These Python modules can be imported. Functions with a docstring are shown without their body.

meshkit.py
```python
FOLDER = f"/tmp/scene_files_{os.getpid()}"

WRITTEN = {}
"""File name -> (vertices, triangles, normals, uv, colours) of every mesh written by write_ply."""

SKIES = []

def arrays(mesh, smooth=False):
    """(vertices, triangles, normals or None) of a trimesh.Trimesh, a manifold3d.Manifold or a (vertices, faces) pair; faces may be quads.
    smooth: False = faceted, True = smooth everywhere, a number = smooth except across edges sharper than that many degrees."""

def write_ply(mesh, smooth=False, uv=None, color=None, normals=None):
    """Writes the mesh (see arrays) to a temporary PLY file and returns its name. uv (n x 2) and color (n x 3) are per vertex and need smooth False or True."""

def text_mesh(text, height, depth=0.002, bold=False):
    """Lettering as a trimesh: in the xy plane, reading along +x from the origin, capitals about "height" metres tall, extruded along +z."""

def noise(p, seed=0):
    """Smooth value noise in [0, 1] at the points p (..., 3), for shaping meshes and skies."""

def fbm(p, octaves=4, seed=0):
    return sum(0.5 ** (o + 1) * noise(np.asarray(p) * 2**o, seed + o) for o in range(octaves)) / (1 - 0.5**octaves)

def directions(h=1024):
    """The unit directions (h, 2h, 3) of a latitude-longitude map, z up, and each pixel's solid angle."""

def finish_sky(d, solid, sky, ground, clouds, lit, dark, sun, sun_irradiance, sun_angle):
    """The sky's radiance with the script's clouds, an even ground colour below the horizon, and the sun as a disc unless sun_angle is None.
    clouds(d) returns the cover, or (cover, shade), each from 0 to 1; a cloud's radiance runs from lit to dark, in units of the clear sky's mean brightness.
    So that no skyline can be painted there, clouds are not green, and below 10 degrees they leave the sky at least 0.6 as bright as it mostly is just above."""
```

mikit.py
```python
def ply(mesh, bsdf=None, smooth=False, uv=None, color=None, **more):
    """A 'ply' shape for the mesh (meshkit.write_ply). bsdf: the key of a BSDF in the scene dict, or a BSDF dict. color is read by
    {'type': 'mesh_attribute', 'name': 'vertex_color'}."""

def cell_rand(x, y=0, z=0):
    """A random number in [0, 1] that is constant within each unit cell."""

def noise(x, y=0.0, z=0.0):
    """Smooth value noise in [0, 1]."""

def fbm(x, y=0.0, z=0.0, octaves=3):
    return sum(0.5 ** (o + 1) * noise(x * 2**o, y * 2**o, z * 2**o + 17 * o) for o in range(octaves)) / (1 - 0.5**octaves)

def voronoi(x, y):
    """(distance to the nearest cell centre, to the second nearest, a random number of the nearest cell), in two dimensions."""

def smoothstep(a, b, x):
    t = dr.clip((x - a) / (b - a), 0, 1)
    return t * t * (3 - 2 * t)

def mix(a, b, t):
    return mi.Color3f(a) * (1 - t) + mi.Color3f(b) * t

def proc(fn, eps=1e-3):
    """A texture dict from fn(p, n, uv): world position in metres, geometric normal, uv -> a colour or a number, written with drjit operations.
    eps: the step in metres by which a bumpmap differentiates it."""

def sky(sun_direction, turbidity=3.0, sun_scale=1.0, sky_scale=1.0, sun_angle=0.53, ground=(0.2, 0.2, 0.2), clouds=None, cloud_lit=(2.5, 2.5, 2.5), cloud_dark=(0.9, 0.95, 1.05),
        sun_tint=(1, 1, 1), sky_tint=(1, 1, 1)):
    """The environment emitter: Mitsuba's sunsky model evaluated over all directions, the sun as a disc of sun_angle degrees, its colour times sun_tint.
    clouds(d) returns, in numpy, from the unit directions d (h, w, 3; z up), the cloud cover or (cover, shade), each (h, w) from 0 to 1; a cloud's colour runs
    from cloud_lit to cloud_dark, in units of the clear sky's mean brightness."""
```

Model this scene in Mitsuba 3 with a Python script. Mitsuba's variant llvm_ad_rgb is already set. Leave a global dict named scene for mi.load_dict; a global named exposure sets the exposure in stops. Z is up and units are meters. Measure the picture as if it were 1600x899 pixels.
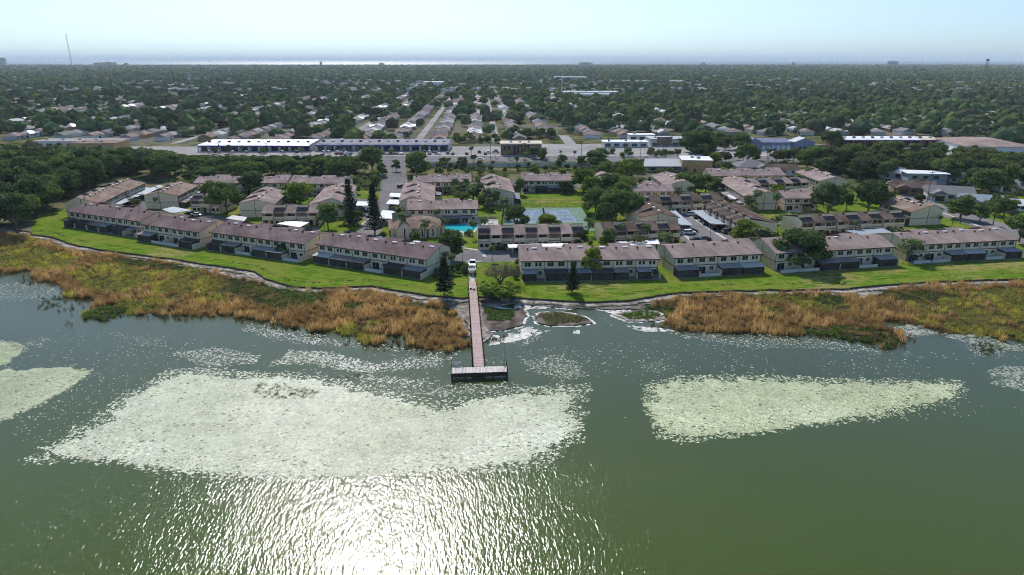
import math, random
import numpy as np, trimesh, mitsuba as mi, drjit as dr
import shapely
from shapely.geometry import Polygon, Point, LineString, box as sbox
from shapely.ops import unary_union
import mikit, meshkit
from mikit import proc, noise, fbm, voronoi, smoothstep, mix

random.seed(7)
RNG = np.random.default_rng(11)
T4 = mi.ScalarTransform4f
scene, labels = {}, {}

# ------------------------------------------------------------------ camera, sky, exposure
CAMH, PITCH, F = 61.0, math.radians(18.45), 1067.0
cp, sp = math.cos(PITCH), math.sin(PITCH)
scene['camera'] = {'type': 'perspective', 'fov': math.degrees(2 * math.atan(800 / F)), 'fov_axis': 'x', 'near_clip': 1.0, 'far_clip': 200000.0,
                   'to_world': T4().look_at(origin=[0, 0, CAMH], target=[0, 100 * cp, CAMH - 100 * sp], up=[0, 0, 1])}
SUN_AZ, SUN_EL = math.radians(-13.2), math.radians(42.0)
SUN = (math.sin(SUN_AZ) * math.cos(SUN_EL), math.cos(SUN_AZ) * math.cos(SUN_EL), math.sin(SUN_EL))
scene['sky'] = mikit.sky(SUN, turbidity=3.2, sun_scale=0.93, sky_scale=1.2, sky_tint=(0.92, 0.985, 1.04), sun_tint=(0.86, 0.97, 1.28), ground=(0.08, 0.1, 0.06))
exposure = 1.95
# the air: blue-grey haze that only the kilometres show
scene['air'] = {'type': 'homogeneous', 'albedo': {'type': 'rgb', 'value': [0.78, 0.89, 0.99]}, 'sigma_t': 6.0e-5}
scene['camera']['medium'] = {'type': 'ref', 'id': 'air'}
scene['haze'] = {'type': 'cube', 'to_world': T4([[75000, 0, 0, 0], [0, 31000, 0, 30300], [0, 0, 110, 100], [0, 0, 0, 1]]), 'bsdf': {'type': 'null'}, 'interior': {'type': 'ref', 'id': 'air'}}
labels['haze'] = {'label': 'thin blue-grey haze lying over the suburb and the far coast', 'category': 'haze', 'kind': 'stuff'}


def P(px, py, z=1.0):
    """the point of the plane z that the survey pixel (1600 x 899) shows"""
    u, v = (px - 800) / F, (449.5 - py) / F
    d = np.array([u, cp + v * sp, -sp + v * cp])
    t = (z - CAMH) / d[2]
    return np.array([d[0] * t, d[1] * t, z])


def PX(p):
    x, y, z = p[0], p[1], p[2] - CAMH
    w = y * cp - z * sp
    return 800 + F * x / w, 449.5 - F * (y * sp + z * cp) / w


# ------------------------------------------------------------------ materials
def rgb(*c):
    return {'type': 'rgb', 'value': list(c)}


def two(b):
    return {'type': 'twosided', 'bsdf': b}


def diffuse(c):
    return two({'type': 'diffuse', 'reflectance': rgb(*c) if isinstance(c, tuple) else c})


def prin(c, rough=0.6, metallic=0.0, spec=0.5):
    return two({'type': 'principled', 'base_color': rgb(*c) if isinstance(c, tuple) else c, 'roughness': rough, 'metallic': metallic, 'specular': spec})


def noisy(c0, c1, s=1.0, stretch=(1, 1, 1)):
    def fn(p, n, uv):
        return mix(c0, c1, smoothstep(0.25, 0.75, fbm(p.x * s * stretch[0], p.y * s * stretch[1], p.z * s * stretch[2])))
    return proc(fn)


def lawn_fn(p, n, uv):
    a = fbm(p.x * 0.045, p.y * 0.07, 0)
    b = fbm(p.x * 0.5, p.y * 0.9, 3)
    c = fbm(p.x * 2.3, p.y * 2.3, 5)
    d = fbm(p.x * 0.13, p.y * 0.2, 8)
    g = mix((0.072, 0.134, 0.012), (0.124, 0.184, 0.022), smoothstep(0.3, 0.7, b))
    g = mix(g, (0.165, 0.175, 0.036), 0.5 * smoothstep(0.45, 0.68, d))
    g = mix(g, (0.25, 0.20, 0.085), 0.7 * smoothstep(0.58, 0.74, a) * smoothstep(0.3, 0.6, b))
    stripe = 0.5 + 0.5 * dr.sin((p.y + 0.15 * p.x + 2 * a) * 3.6)
    return g * (0.86 + 0.20 * stripe + 0.40 * c)


def ground_fn(p, n, uv):
    a = fbm(p.x * 0.012, p.y * 0.012, 1)
    b = fbm(p.x * 0.12, p.y * 0.12, 2)
    c = mix((0.055, 0.075, 0.025), (0.16, 0.15, 0.075), smoothstep(0.35, 0.7, b))
    return mix(c, (0.20, 0.19, 0.16), 0.6 * smoothstep(0.5, 0.7, a))


def sand_fn(p, n, uv):
    a = fbm(p.x * 0.12, p.y * 0.2, 1)
    b = fbm(p.x * 0.9, p.y * 1.1, 2, 4)
    c = mix((0.20, 0.175, 0.145), (0.44, 0.41, 0.36), smoothstep(0.3, 0.7, b))
    return mix(c, (0.12, 0.10, 0.085), 0.75 * smoothstep(0.5, 0.75, a))


def marsh_fn(p, n, uv):
    b = fbm(p.x * 0.4, p.y * 0.5, 2)
    return mix((0.045, 0.038, 0.02), (0.12, 0.085, 0.035), smoothstep(0.3, 0.7, b))


def asphalt_fn(p, n, uv):
    a = fbm(p.x * 0.08, p.y * 0.08, 4)
    b = fbm(p.x * 1.1, p.y * 1.1, 6)
    return mix((0.15, 0.145, 0.145), (0.25, 0.24, 0.235), a) * (0.8 + 0.4 * b)


def pale_fn(p, n, uv):
    a = fbm(p.x * 0.05, p.y * 0.09, 4)
    b = fbm(p.x * 0.6, p.y * 0.6, 6)
    return mix((0.24, 0.23, 0.22), (0.42, 0.41, 0.39), a) * (0.8 + 0.4 * b)


def water_fn(p, n, uv):
    a = fbm(p.x * 0.02, p.y * 0.035, 3)
    deep = smoothstep(150, 70, p.y)
    return mix(mix((0.040, 0.058, 0.030), (0.050, 0.068, 0.028), a), mix((0.046, 0.076, 0.012), (0.060, 0.090, 0.016), a), deep)


def wave_fn(p, n, uv):
    w = 0.9 * (fbm(p.x * 0.10, p.y * 0.12, 1) - 0.5)
    xx = p.x + 0.10 * p.y + 2.2 * w
    near = 0.20 + 0.80 * smoothstep(116, 86, p.y) * (0.28 + 0.72 * smoothstep(38, -8, p.x))
    gust = 0.55 + 0.9 * fbm(p.x * 0.035, p.y * 0.05, 9)
    h = 0.34 * noise(xx * 2.2, p.y * 0.60, 2) + 0.40 * noise(xx * 4.6, p.y * 1.4, 5) + 0.24 * noise(xx * 8.5, p.y * 3.3, 8)
    return 0.088 * near * gust * h


def shingle(c0, c1):
    def fn(p, n, uv):
        a = fbm(p.x * 0.25, p.y * 0.25, p.z * 0.3)
        b = fbm(p.x * 1.6, p.y * 1.6, p.z * 5.0)
        st = noise(p.x * 1.1 + 0.4 * p.y, p.y * 0.12, 3)
        return mix(c0, c1, smoothstep(0.25, 0.75, a)) * (0.76 + 0.36 * b) * (0.86 + 0.28 * st)
    return proc(fn)


def wall_fn(p, n, uv):
    a = fbm(p.x * 0.4, p.y * 0.4, p.z * 0.25)
    b = fbm(p.x * 2.2, p.y * 2.2, p.z * 0.5)
    return mix((0.69, 0.575, 0.41), (0.78, 0.665, 0.50), a) * (0.86 + 0.2 * b)


def plank_fn(p, n, uv):
    k = mikit.cell_rand(p.y * 5.5, 3, 1)
    g = fbm(p.x * 1.2, p.y * 9, 2)
    return mix((0.38, 0.27, 0.235), (0.64, 0.52, 0.475), 0.6 * k + 0.4 * g)


def deck_fn(p, n, uv):
    k = mikit.cell_rand(p.x * 5.0, 7, 1)
    g = fbm(p.x * 3, p.y * 2, 2)
    return mix((0.44, 0.39, 0.36), (0.80, 0.75, 0.70), 0.5 * k + 0.5 * g)


M = scene
M['m_lawn'] = diffuse(proc(lawn_fn))
M['m_ground'] = diffuse(proc(ground_fn))
M['m_sand'] = diffuse(proc(sand_fn))
M['m_marsh'] = diffuse(proc(marsh_fn))
M['m_asphalt'] = diffuse(proc(asphalt_fn))
M['m_mud'] = diffuse(noisy((0.075, 0.060, 0.052), (0.20, 0.175, 0.14), 0.7))
M['m_pale'] = diffuse(proc(pale_fn))
M['m_water'] = {'type': 'bumpmap', 'arbitrary': proc(wave_fn, eps=0.04), 'scale': 1.0,
                'bsdf': {'type': 'roughplastic', 'int_ior': 1.33, 'alpha': 0.06, 'diffuse_reflectance': proc(water_fn), 'nonlinear': False}}
M['m_sea'] = two({'type': 'roughplastic', 'int_ior': 1.33, 'alpha': 0.27, 'diffuse_reflectance': rgb(0.05, 0.10, 0.13)})
M['m_dirt'] = diffuse((0.10, 0.082, 0.062))
M['m_wall'] = diffuse(proc(wall_fn))
M['m_trim'] = diffuse((0.085, 0.060, 0.048))
M['m_white'] = diffuse((0.74, 0.73, 0.70))
M['m_offwhite'] = diffuse((0.55, 0.54, 0.51))
M['m_glass'] = prin((0.018, 0.018, 0.022), 0.12)
M['m_porch'] = diffuse(noisy((0.045, 0.040, 0.037), (0.085, 0.076, 0.068), 0.6))
M['m_screen'] = diffuse((0.016, 0.016, 0.019))
M['m_roof_mauve'] = diffuse(shingle((0.170, 0.124, 0.116), (0.245, 0.186, 0.172)))
M['m_roof_pink'] = diffuse(shingle((0.28, 0.220, 0.200), (0.38, 0.30, 0.272)))
M['m_roof_mid'] = diffuse(shingle((0.285, 0.220, 0.192), (0.39, 0.308, 0.270)))
M['m_roof_brown'] = diffuse(shingle((0.125, 0.090, 0.072), (0.20, 0.15, 0.122)))
M['m_roof_tan'] = diffuse(shingle((0.235, 0.170, 0.130), (0.32, 0.25, 0.20)))
M['m_roof_dark'] = diffuse(noisy((0.085, 0.066, 0.066), (0.13, 0.10, 0.098), 0.8))
M['m_plaza_grey'] = diffuse(noisy((0.26, 0.255, 0.27), (0.36, 0.355, 0.37), 0.3))
M['m_metal_white'] = prin((0.78, 0.78, 0.78), 0.4)
M['m_metal_blue'] = prin((0.30, 0.355, 0.385), 0.5)
M['m_metal_grey'] = prin((0.33, 0.34, 0.35), 0.5)
M['m_plank'] = diffuse(proc(plank_fn))
M['m_deck'] = diffuse(proc(deck_fn))
M['m_timber'] = diffuse((0.12, 0.085, 0.065))
M['m_pile'] = diffuse((0.055, 0.042, 0.035))
M['m_bark'] = diffuse(noisy((0.10, 0.075, 0.055), (0.20, 0.165, 0.13), 2.0))
M['m_concrete'] = diffuse(noisy((0.42, 0.40, 0.37), (0.56, 0.54, 0.50), 0.8))
M['m_patio'] = diffuse(noisy((0.16, 0.15, 0.14), (0.30, 0.285, 0.26), 0.9))
M['m_pool'] = two({'type': 'roughplastic', 'int_ior': 1.33, 'alpha': 0.05, 'diffuse_reflectance': rgb(0.02, 0.46, 0.50)})
M['m_court_green'] = diffuse(noisy((0.165, 0.26, 0.19), (0.21, 0.31, 0.23), 0.5))
M['m_court_blue'] = diffuse(noisy((0.165, 0.225, 0.305), (0.21, 0.275, 0.36), 0.5))
M['m_blue'] = diffuse((0.10, 0.115, 0.30))
M['m_navy'] = diffuse((0.035, 0.04, 0.10))
M['m_slate'] = diffuse(noisy((0.20, 0.225, 0.31), (0.26, 0.285, 0.37), 0.5))
M['m_red'] = diffuse((0.22, 0.050, 0.060))
M['m_purple'] = diffuse((0.075, 0.04, 0.13))
M['m_tan'] = diffuse(noisy((0.42, 0.27, 0.135), (0.50, 0.335, 0.18), 0.6))
M['m_brick'] = diffuse(noisy((0.22, 0.13, 0.095), (0.31, 0.19, 0.14), 0.8))
M['m_creamroof'] = diffuse((0.66, 0.60, 0.48))
M['m_mesh_green'] = diffuse((0.03, 0.07, 0.045))
M['m_tyre'] = diffuse((0.02, 0.02, 0.02))
M['m_pad'] = prin({'type': 'mesh_attribute', 'name': 'vertex_color'}, 0.55, spec=0.25)
M['m_foam'] = diffuse(noisy((0.50, 0.49, 0.42), (0.74, 0.73, 0.66), 0.7))
M['m_reed'] = {'type': 'principledthin', 'base_color': {'type': 'mesh_attribute', 'name': 'vertex_color'}, 'roughness': 0.6, 'diff_trans': 0.9, 'spec_trans': 0.0, 'eta': 1.3}
M['m_vcol'] = two({'type': 'diffuse', 'reflectance': {'type': 'mesh_attribute', 'name': 'vertex_color'}})
CARS = {'white': (0.70, 0.70, 0.70), 'silver': (0.40, 0.41, 0.43), 'black': (0.015, 0.015, 0.018), 'dark grey': (0.06, 0.062, 0.068), 'dark blue': (0.025, 0.04, 0.10), 'red': (0.24, 0.03, 0.03)}
for k, c in CARS.items():
    M['m_car_' + k.replace(' ', '_')] = two({'type': 'principled', 'base_color': rgb(*c), 'roughness': 0.35, 'clearcoat': 0.8, 'clearcoat_gloss': 0.9})
LEAF = {'mid': (0.140, 0.200, 0.058), 'dark': (0.095, 0.140, 0.050), 'bright': (0.18, 0.25, 0.046), 'yellow': (0.26, 0.28, 0.045), 'olive': (0.130, 0.145, 0.058),
        'pine': (0.048, 0.072, 0.040), 'palm': (0.16, 0.20, 0.08), 'twig': (0.23, 0.185, 0.13)}


def leaf_fn(c):
    def fn(p, n, uv):
        return mi.Color3f(c) * (0.42 + 1.15 * noise(p.x * 1.7, p.y * 1.7, p.z * 1.7)) * (0.75 + 0.5 * noise(p.x * 0.35, p.y * 0.35, p.z * 0.35))
    return proc(fn)


for k, c in LEAF.items():
    M['m_leaf_' + k] = {'type': 'principledthin', 'base_color': leaf_fn(c), 'roughness': 0.5, 'diff_trans': 0.75, 'spec_trans': 0.0, 'eta': 1.35} if k not in ('twig',) else diffuse(c)


# ------------------------------------------------------------------ mesh and naming helpers
class MB:
    def __init__(s):
        s.v, s.f, s.n = [], [], 0

    def add(s, v, f):
        v, f = np.asarray(v, float), np.asarray(f, int)
        if f.shape[1] == 4:
            f = np.vstack([f[:, [0, 1, 2]], f[:, [0, 2, 3]]])
        s.v.append(v); s.f.append(f + s.n); s.n += len(v)
        return s

    def box(s, x0, x1, y0, y1, z0, z1):
        v = [(x, y, z) for x in (x0, x1) for y in (y0, y1) for z in (z0, z1)]
        f = [[0, 1, 3, 2], [4, 6, 7, 5], [0, 4, 5, 1], [2, 3, 7, 6], [0, 2, 6, 4], [1, 5, 7, 3]]
        return s.add(v, f)

    def slab(s, quad, t):
        """a quad (4 x 3, counter-clockwise from above) with the thickness t beneath it"""
        q = np.asarray(quad, float)
        v = np.vstack([q, q - [0, 0, t]])
        f = [[0, 1, 2, 3], [7, 6, 5, 4]] + [[i, i + 4, (i + 1) % 4 + 4, (i + 1) % 4] for i in range(4)]
        return s.add(v, f)

    def prism(s, prof, x0, x1):
        """a profile of (y, z) points, convex, drawn from x0 to x1"""
        n = len(prof)
        v = [(x0, y, z) for y, z in prof] + [(x1, y, z) for y, z in prof]
        f = [[i, (i + 1) % n, n + (i + 1) % n] for i in range(n)] + [[i, n + (i + 1) % n, n + i] for i in range(n)]
        f += [[0, i + 1, i] for i in range(1, n - 1)] + [[n, n + i, n + i + 1] for i in range(1, n - 1)]
        return s.add(v, f)

    def beam(s, a, b, r, r2=None, sides=4):
        a, b = np.asarray(a, float), np.asarray(b, float)
        d = b - a; d = d / (np.linalg.norm(d) + 1e-9)
        e = np.cross(d, [0, 0, 1.0] if abs(d[2]) < 0.9 else [1.0, 0, 0]); e /= np.linalg.norm(e)
        g = np.cross(d, e)
        an = np.arange(sides) * 2 * math.pi / sides + math.pi / sides
        c = np.cos(an)[:, None] * e + np.sin(an)[:, None] * g
        r2 = r if r2 is None else r2
        v = np.vstack([a + c * r, b + c * r2])
        f = [[i, (i + 1) % sides, sides + (i + 1) % sides, sides + i] for i in range(sides)]
        s.add(v, f)
        return s.add(v, [[sides, sides + i, sides + i + 1] for i in range(1, sides - 1)])

    def mesh(s):
        return np.vstack(s.v), np.vstack(s.f)


def numbered(name):
    if name not in USED:
        USED.add(name); return name
    k = 1
    while f'{name}_{k:03d}' in USED:
        k += 1
    USED.add(f'{name}_{k:03d}')
    return f'{name}_{k:03d}'


USED = set()
_next = {}


def fresh(name):
    k = _next.get(name, 0); _next[name] = k + 1
    return name if k == 0 else f'{name}_{k:03d}'


def frame(o, ax):
    ax = math.atan2(ax[1], ax[0]) if not np.isscalar(ax) else ax
    m = np.eye(4); c, s = math.cos(ax), math.sin(ax)
    m[:3, :3] = [[c, -s, 0], [s, c, 0], [0, 0, 1]]; m[:3, 3] = o
    return m


def at(x, y, z, rz=0, s=(1, 1, 1)):
    m = frame((x, y, z), rz)
    m[:3, :3] = m[:3, :3] @ np.diag(np.broadcast_to(s, 3))
    return m


class Thing:
    def __init__(s, name, label, cat, m=None, group=None, kind=None):
        s.key, s.m = fresh(name), np.eye(4) if m is None else m
        if label: labels[s.key] = {'label': label}
        if cat: labels.setdefault(s.key, {})['category'] = cat
        if group: labels[s.key]['group'] = group
        if kind: labels.setdefault(s.key, {})['kind'] = kind

    def shape(s, mesh, bsdf, smooth=False, color=None, local=None, key=None, **kw):
        """mesh: arrays / MB (written now) or a ply dict to share"""
        if isinstance(mesh, MB): mesh = mesh.mesh()
        d = dict(mesh) if isinstance(mesh, dict) else mikit.ply(mesh, None, smooth, color=color)
        m = s.m if local is None else s.m @ local
        d['to_world'] = T4(m.tolist())
        d['bsdf'] = {'type': 'ref', 'id': bsdf}
        scene[key or s.key] = d
        return key or s.key

    def part(s, name, mesh, bsdf, parent=None, kind=None, label=None, **kw):
        if isinstance(mesh, MB) and not mesh.v: return None
        key = fresh((parent or s.key) + '__' + name)
        s.shape(mesh, bsdf, key=key, **kw)
        if kind or label:
            labels[key] = {k: v for k, v in (('kind', kind), ('label', label)) if v}
        return key


def structure(name, mesh, bsdf, **kw):
    t = Thing(name, None, None, kind='structure')
    t.shape(mesh, bsdf, **kw)
    return t


def drape(poly, z, depth=0.0, jitter=0.0):
    """a shapely polygon as a flat sheet at z (with sides of the given depth)"""
    mb = MB()
    for g in getattr(poly, 'geoms', [poly]):
        if g.is_empty or g.area < 0.05 or g.geom_type != 'Polygon': continue
        m = trimesh.creation.extrude_polygon(g, depth or 0.5, engine='earcut')
        v, f = np.array(m.vertices), np.array(m.faces)
        if not depth:
            f = f[m.face_normals[:, 2] > 0.5]
        v[:, 2] += z - (depth or 0.5)
        mb.add(v, f)
    return mb.mesh()


def pxpoly(pts, z, wob=0.0, step=1.5, seed=0):
    p = np.array([P(x, y, z)[:2] for x, y in pts])
    return wobble(Polygon(p).buffer(0), wob, step, seed) if wob else Polygon(p).buffer(0)


def wobble(poly, amp, step=1.5, seed=0):
    out = []
    for g in getattr(poly, 'geoms', [poly]):
        r = g.exterior.segmentize(step)
        c = np.array(r.coords)[:-1]
        q = np.column_stack([c * 0.35, np.full(len(c), seed * 3.3)])
        q2 = np.column_stack([c * 1.1, np.full(len(c), seed * 5.1 + 9)])
        c = c + amp * ((np.column_stack([meshkit.noise(q, 1), meshkit.noise(q, 2)]) - 0.5) * 2 + (np.column_stack([meshkit.noise(q2, 3), meshkit.noise(q2, 4)]) - 0.5) * 0.9)
        out.append(Polygon(c).buffer(0))
    return unary_union(out)


def sample(poly, n, rng=RNG):
    x0, y0, x1, y1 = poly.bounds
    out = np.zeros((0, 2))
    while len(out) < n:
        p = np.column_stack([rng.uniform(x0, x1, n * 2), rng.uniform(y0, y1, n * 2)])
        out = np.vstack([out, p[shapely.contains_xy(poly, p[:, 0], p[:, 1])]])
    return out[:n]


def inside(poly, p):
    return shapely.contains_xy(poly, p[:, 0], p[:, 1])

# ================================================================== SETTING
SCARP = [(-160, 348), (0, 357), (50, 366), (82, 370), (105, 379), (135, 386), (162, 390), (212, 397), (250, 401), (312, 411), (350, 416), (400, 424), (420, 436), (450, 446),
         (500, 450), (540, 447), (580, 446), (625, 454), (675, 461), (727, 465), (737, 463), (800, 464), (825, 465), (887, 470), (920, 471), (975, 469), (1025, 461), (1065, 456), (1125, 454),
         (1200, 452.5), (1325, 450.5), (1375, 445), (1437, 441), (1525, 437), (1600, 435), (1700, 433), (1900, 430)]
MARSH_L_UP = [(-160, 352), (0, 363), (45, 371), (82, 381), (120, 394), (155, 397), (200, 403), (262, 411), (292, 416), (325, 423), (350, 430), (400, 441), (430, 451), (500, 455), (540, 453), (575, 455),
              (612, 463), (650, 472), (700, 478), (714, 490), (722, 508), (731, 530)]
MARSH_L_LOW = [(733, 537), (712, 541), (695, 549), (675, 545), (640, 538), (630, 527), (605, 521), (590, 539), (555, 535), (540, 523), (512, 520), (475, 512), (437, 505), (400, 498), (350, 492), (275, 494), (225, 490),
               (190, 491), (160, 500), (130, 496), (135, 486), (160, 473), (130, 467), (102, 462), (100, 451), (92, 440), (62, 440), (50, 435), (60, 423), (32, 423), (0, 428), (-160, 440)]
MARSH_R_UP = [(1005, 481), (1025, 474), (1062, 466), (1100, 461), (1200, 459), (1287, 457), (1320, 462), (1350, 467), (1375, 457), (1412, 449), (1475, 444), (1525, 449), (1600, 441), (1900, 436)]
MARSH_R_LOW = [(1900, 560), (1700, 548), (1600, 537), (1562, 530), (1525, 521), (1475, 517), (1425, 504), (1385, 500), (1382, 508), (1407, 522), (1407, 533), (1385, 542), (1325, 532), (1262, 522), (1200, 521), (1112, 517), (1062, 515),
               (1032, 510), (1046, 497), (1032, 485)]
lawn_edge = np.array([P(x, y, 1.0)[:2] for x, y in SCARP])
far_side = np.array([[420, 330], [-420, 330]])
WOOD = pxpoly([(-170, 386), (47, 374), (51, 350), (62, 335), (92, 331), (125, 316), (200, 276), (220, 268), (-170, 268)], 1.0)
lawn_poly = wobble(Polygon(np.vstack([lawn_edge, far_side])).buffer(0).difference(WOOD), 0.5, 2.0, 1)
ground_edge = lawn_edge + [0, 2.5]
ground_poly = Polygon(np.vstack([ground_edge, [[420, 300], [14000, 7000], [14000, 7500], [6000, 7900], [1500, 7650], [-700, 7350], [-4000, 7150], [-14000, 6900], [-420, 300]]])).buffer(0)
structure('ground', drape(ground_poly, 0.92, 1.4), 'm_ground')
# the lawn with its eroded lake edge
structure('lawn', drape(lawn_poly, 1.0, 0.72), 'm_lawn')
lip = lawn_poly.buffer(0.14).difference(lawn_poly.buffer(-0.10)).intersection(sbox(-400, 100, 400, 262))
structure('soil_bank', drape(lip, 0.93, 0.8), 'm_dirt')
marsh_l = wobble(pxpoly(MARSH_L_UP + MARSH_L_LOW, 0.3), 0.9, 1.5, 2)
marsh_r = wobble(pxpoly(MARSH_R_UP + MARSH_R_LOW, 0.3), 0.9, 1.5, 3)
shelf_low = [(733, 540), (757, 535), (768, 522), (756, 506), (753, 492), (760, 481), (800, 474), (860, 478), (890, 481), (930, 482), (962, 484), (985, 482), (1010, 484)]
shelf = pxpoly([(x, y - 4) for x, y in SCARP] + [(1900, 440)] + MARSH_R_LOW[:-1] + shelf_low[::-1] + MARSH_L_LOW, 0.25, 0.5, 1.5, 4)
open_w = sbox(-300, 60, 300, 300).difference(shelf).difference(lawn_poly)
marshes = unary_union([marsh_l, marsh_r])
shelf2 = shelf.difference(open_w.buffer(4.5).intersection(marshes.buffer(1.2)))
structure('sand', drape(shelf2, 0.26, 0.6), 'm_sand')
upper = shelf.intersection(lawn_poly.buffer(2.6)).buffer(-0.1)
structure('sand', drape(wobble(upper, 0.8, 1.2, 9), 0.52, 0.3), 'm_sand')
structure('marsh_bed', drape(unary_union([wobble(marsh_l.buffer(-1.0), 0.6, 1.2, 21), wobble(marsh_r.buffer(-1.0), 0.6, 1.2, 22)]).difference(shelf2.buffer(0.02)), 0.06, 0.3), 'm_marsh')
structure('marsh_bed', drape(marshes.buffer(-0.3).intersection(shelf2), 0.30, 0.1), 'm_marsh')
# islands of mud in the shallow water
ISL = [[(757, 478), (790, 483), (815, 483), (822, 492), (815, 508), (790, 514), (762, 516), (750, 508), (752, 490)],
       [(836, 495), (845, 488), (870, 487), (895, 490), (915, 496), (927, 504), (900, 508), (860, 508), (840, 504)],
       [(960, 492), (975, 487), (1000, 484), (1030, 488), (1041, 498), (1020, 502), (980, 501)]]
isl = [wobble(pxpoly(p, 0.2), 0.45, 1.0, 10 + i) for i, p in enumerate(ISL)]
for i, g in enumerate(isl):
    structure('mud_island', drape(g, 0.22, 0.5), 'm_mud' if i < 2 else 'm_sand')
structure('water', (np.array([[-900, -300, 0], [900, -300, 0], [900, 420, 0], [-900, 420, 0]], float), np.array([[0, 1, 2], [0, 2, 3]])), 'm_water')
structure('lake_bed', (np.array([[-900, -300, -2], [900, -300, -2], [900, 420, -2], [-900, 420, -2]], float), np.array([[0, 1, 2], [0, 2, 3]])), 'm_marsh')
structure('sea', (np.array([[-70000, 6700, 0], [70000, 6700, 0], [70000, 60000, 0], [-70000, 60000, 0]], float), np.array([[0, 1, 2], [0, 2, 3]])), 'm_sea')

# roads and lots
def road(name, pts, mat='m_asphalt', z=1.012, kerb=True):
    g = pxpoly(pts, 1.0).buffer(1.2).buffer(-1.2)
    structure(name, drape(g, z), mat)
    return g
roads = []
roads.append(road('entrance_road', [(593, 236), (636, 236), (634, 262), (637, 285), (633, 320), (620, 345), (602, 352), (592, 366), (566, 382), (543, 378), (560, 360), (572, 345), (590, 325), (595, 290), (594, 262)], z=1.016))
roads.append(road('parking_lot', [(552, 342), (553, 312), (587, 310), (592, 327), (575, 344)], z=1.012))
roads.append(road('lane', [(540, 364), (600, 369), (700, 391), (800, 391), (1045, 386), (1060, 392), (1045, 399), (800, 409), (690, 412), (600, 388), (540, 380)], z=1.008))
roads.append(road('parking_lot', [(1030, 330), (1085, 326), (1140, 355), (1168, 382), (1160, 392), (1078, 392), (1063, 372), (1050, 350)]))
roads.append(road('parking_lot', [(196, 325), (224, 332), (266, 300), (254, 290), (232, 298), (186, 317)]))
roads.append(road('lane', [(245, 332), (330, 336), (400, 350), (500, 356), (500, 366), (400, 364), (320, 350), (245, 345)], z=1.008))
roads.append(road('lane', [(1230, 385), (1300, 367), (1420, 359), (1432, 367), (1300, 380)], z=1.008))
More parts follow.
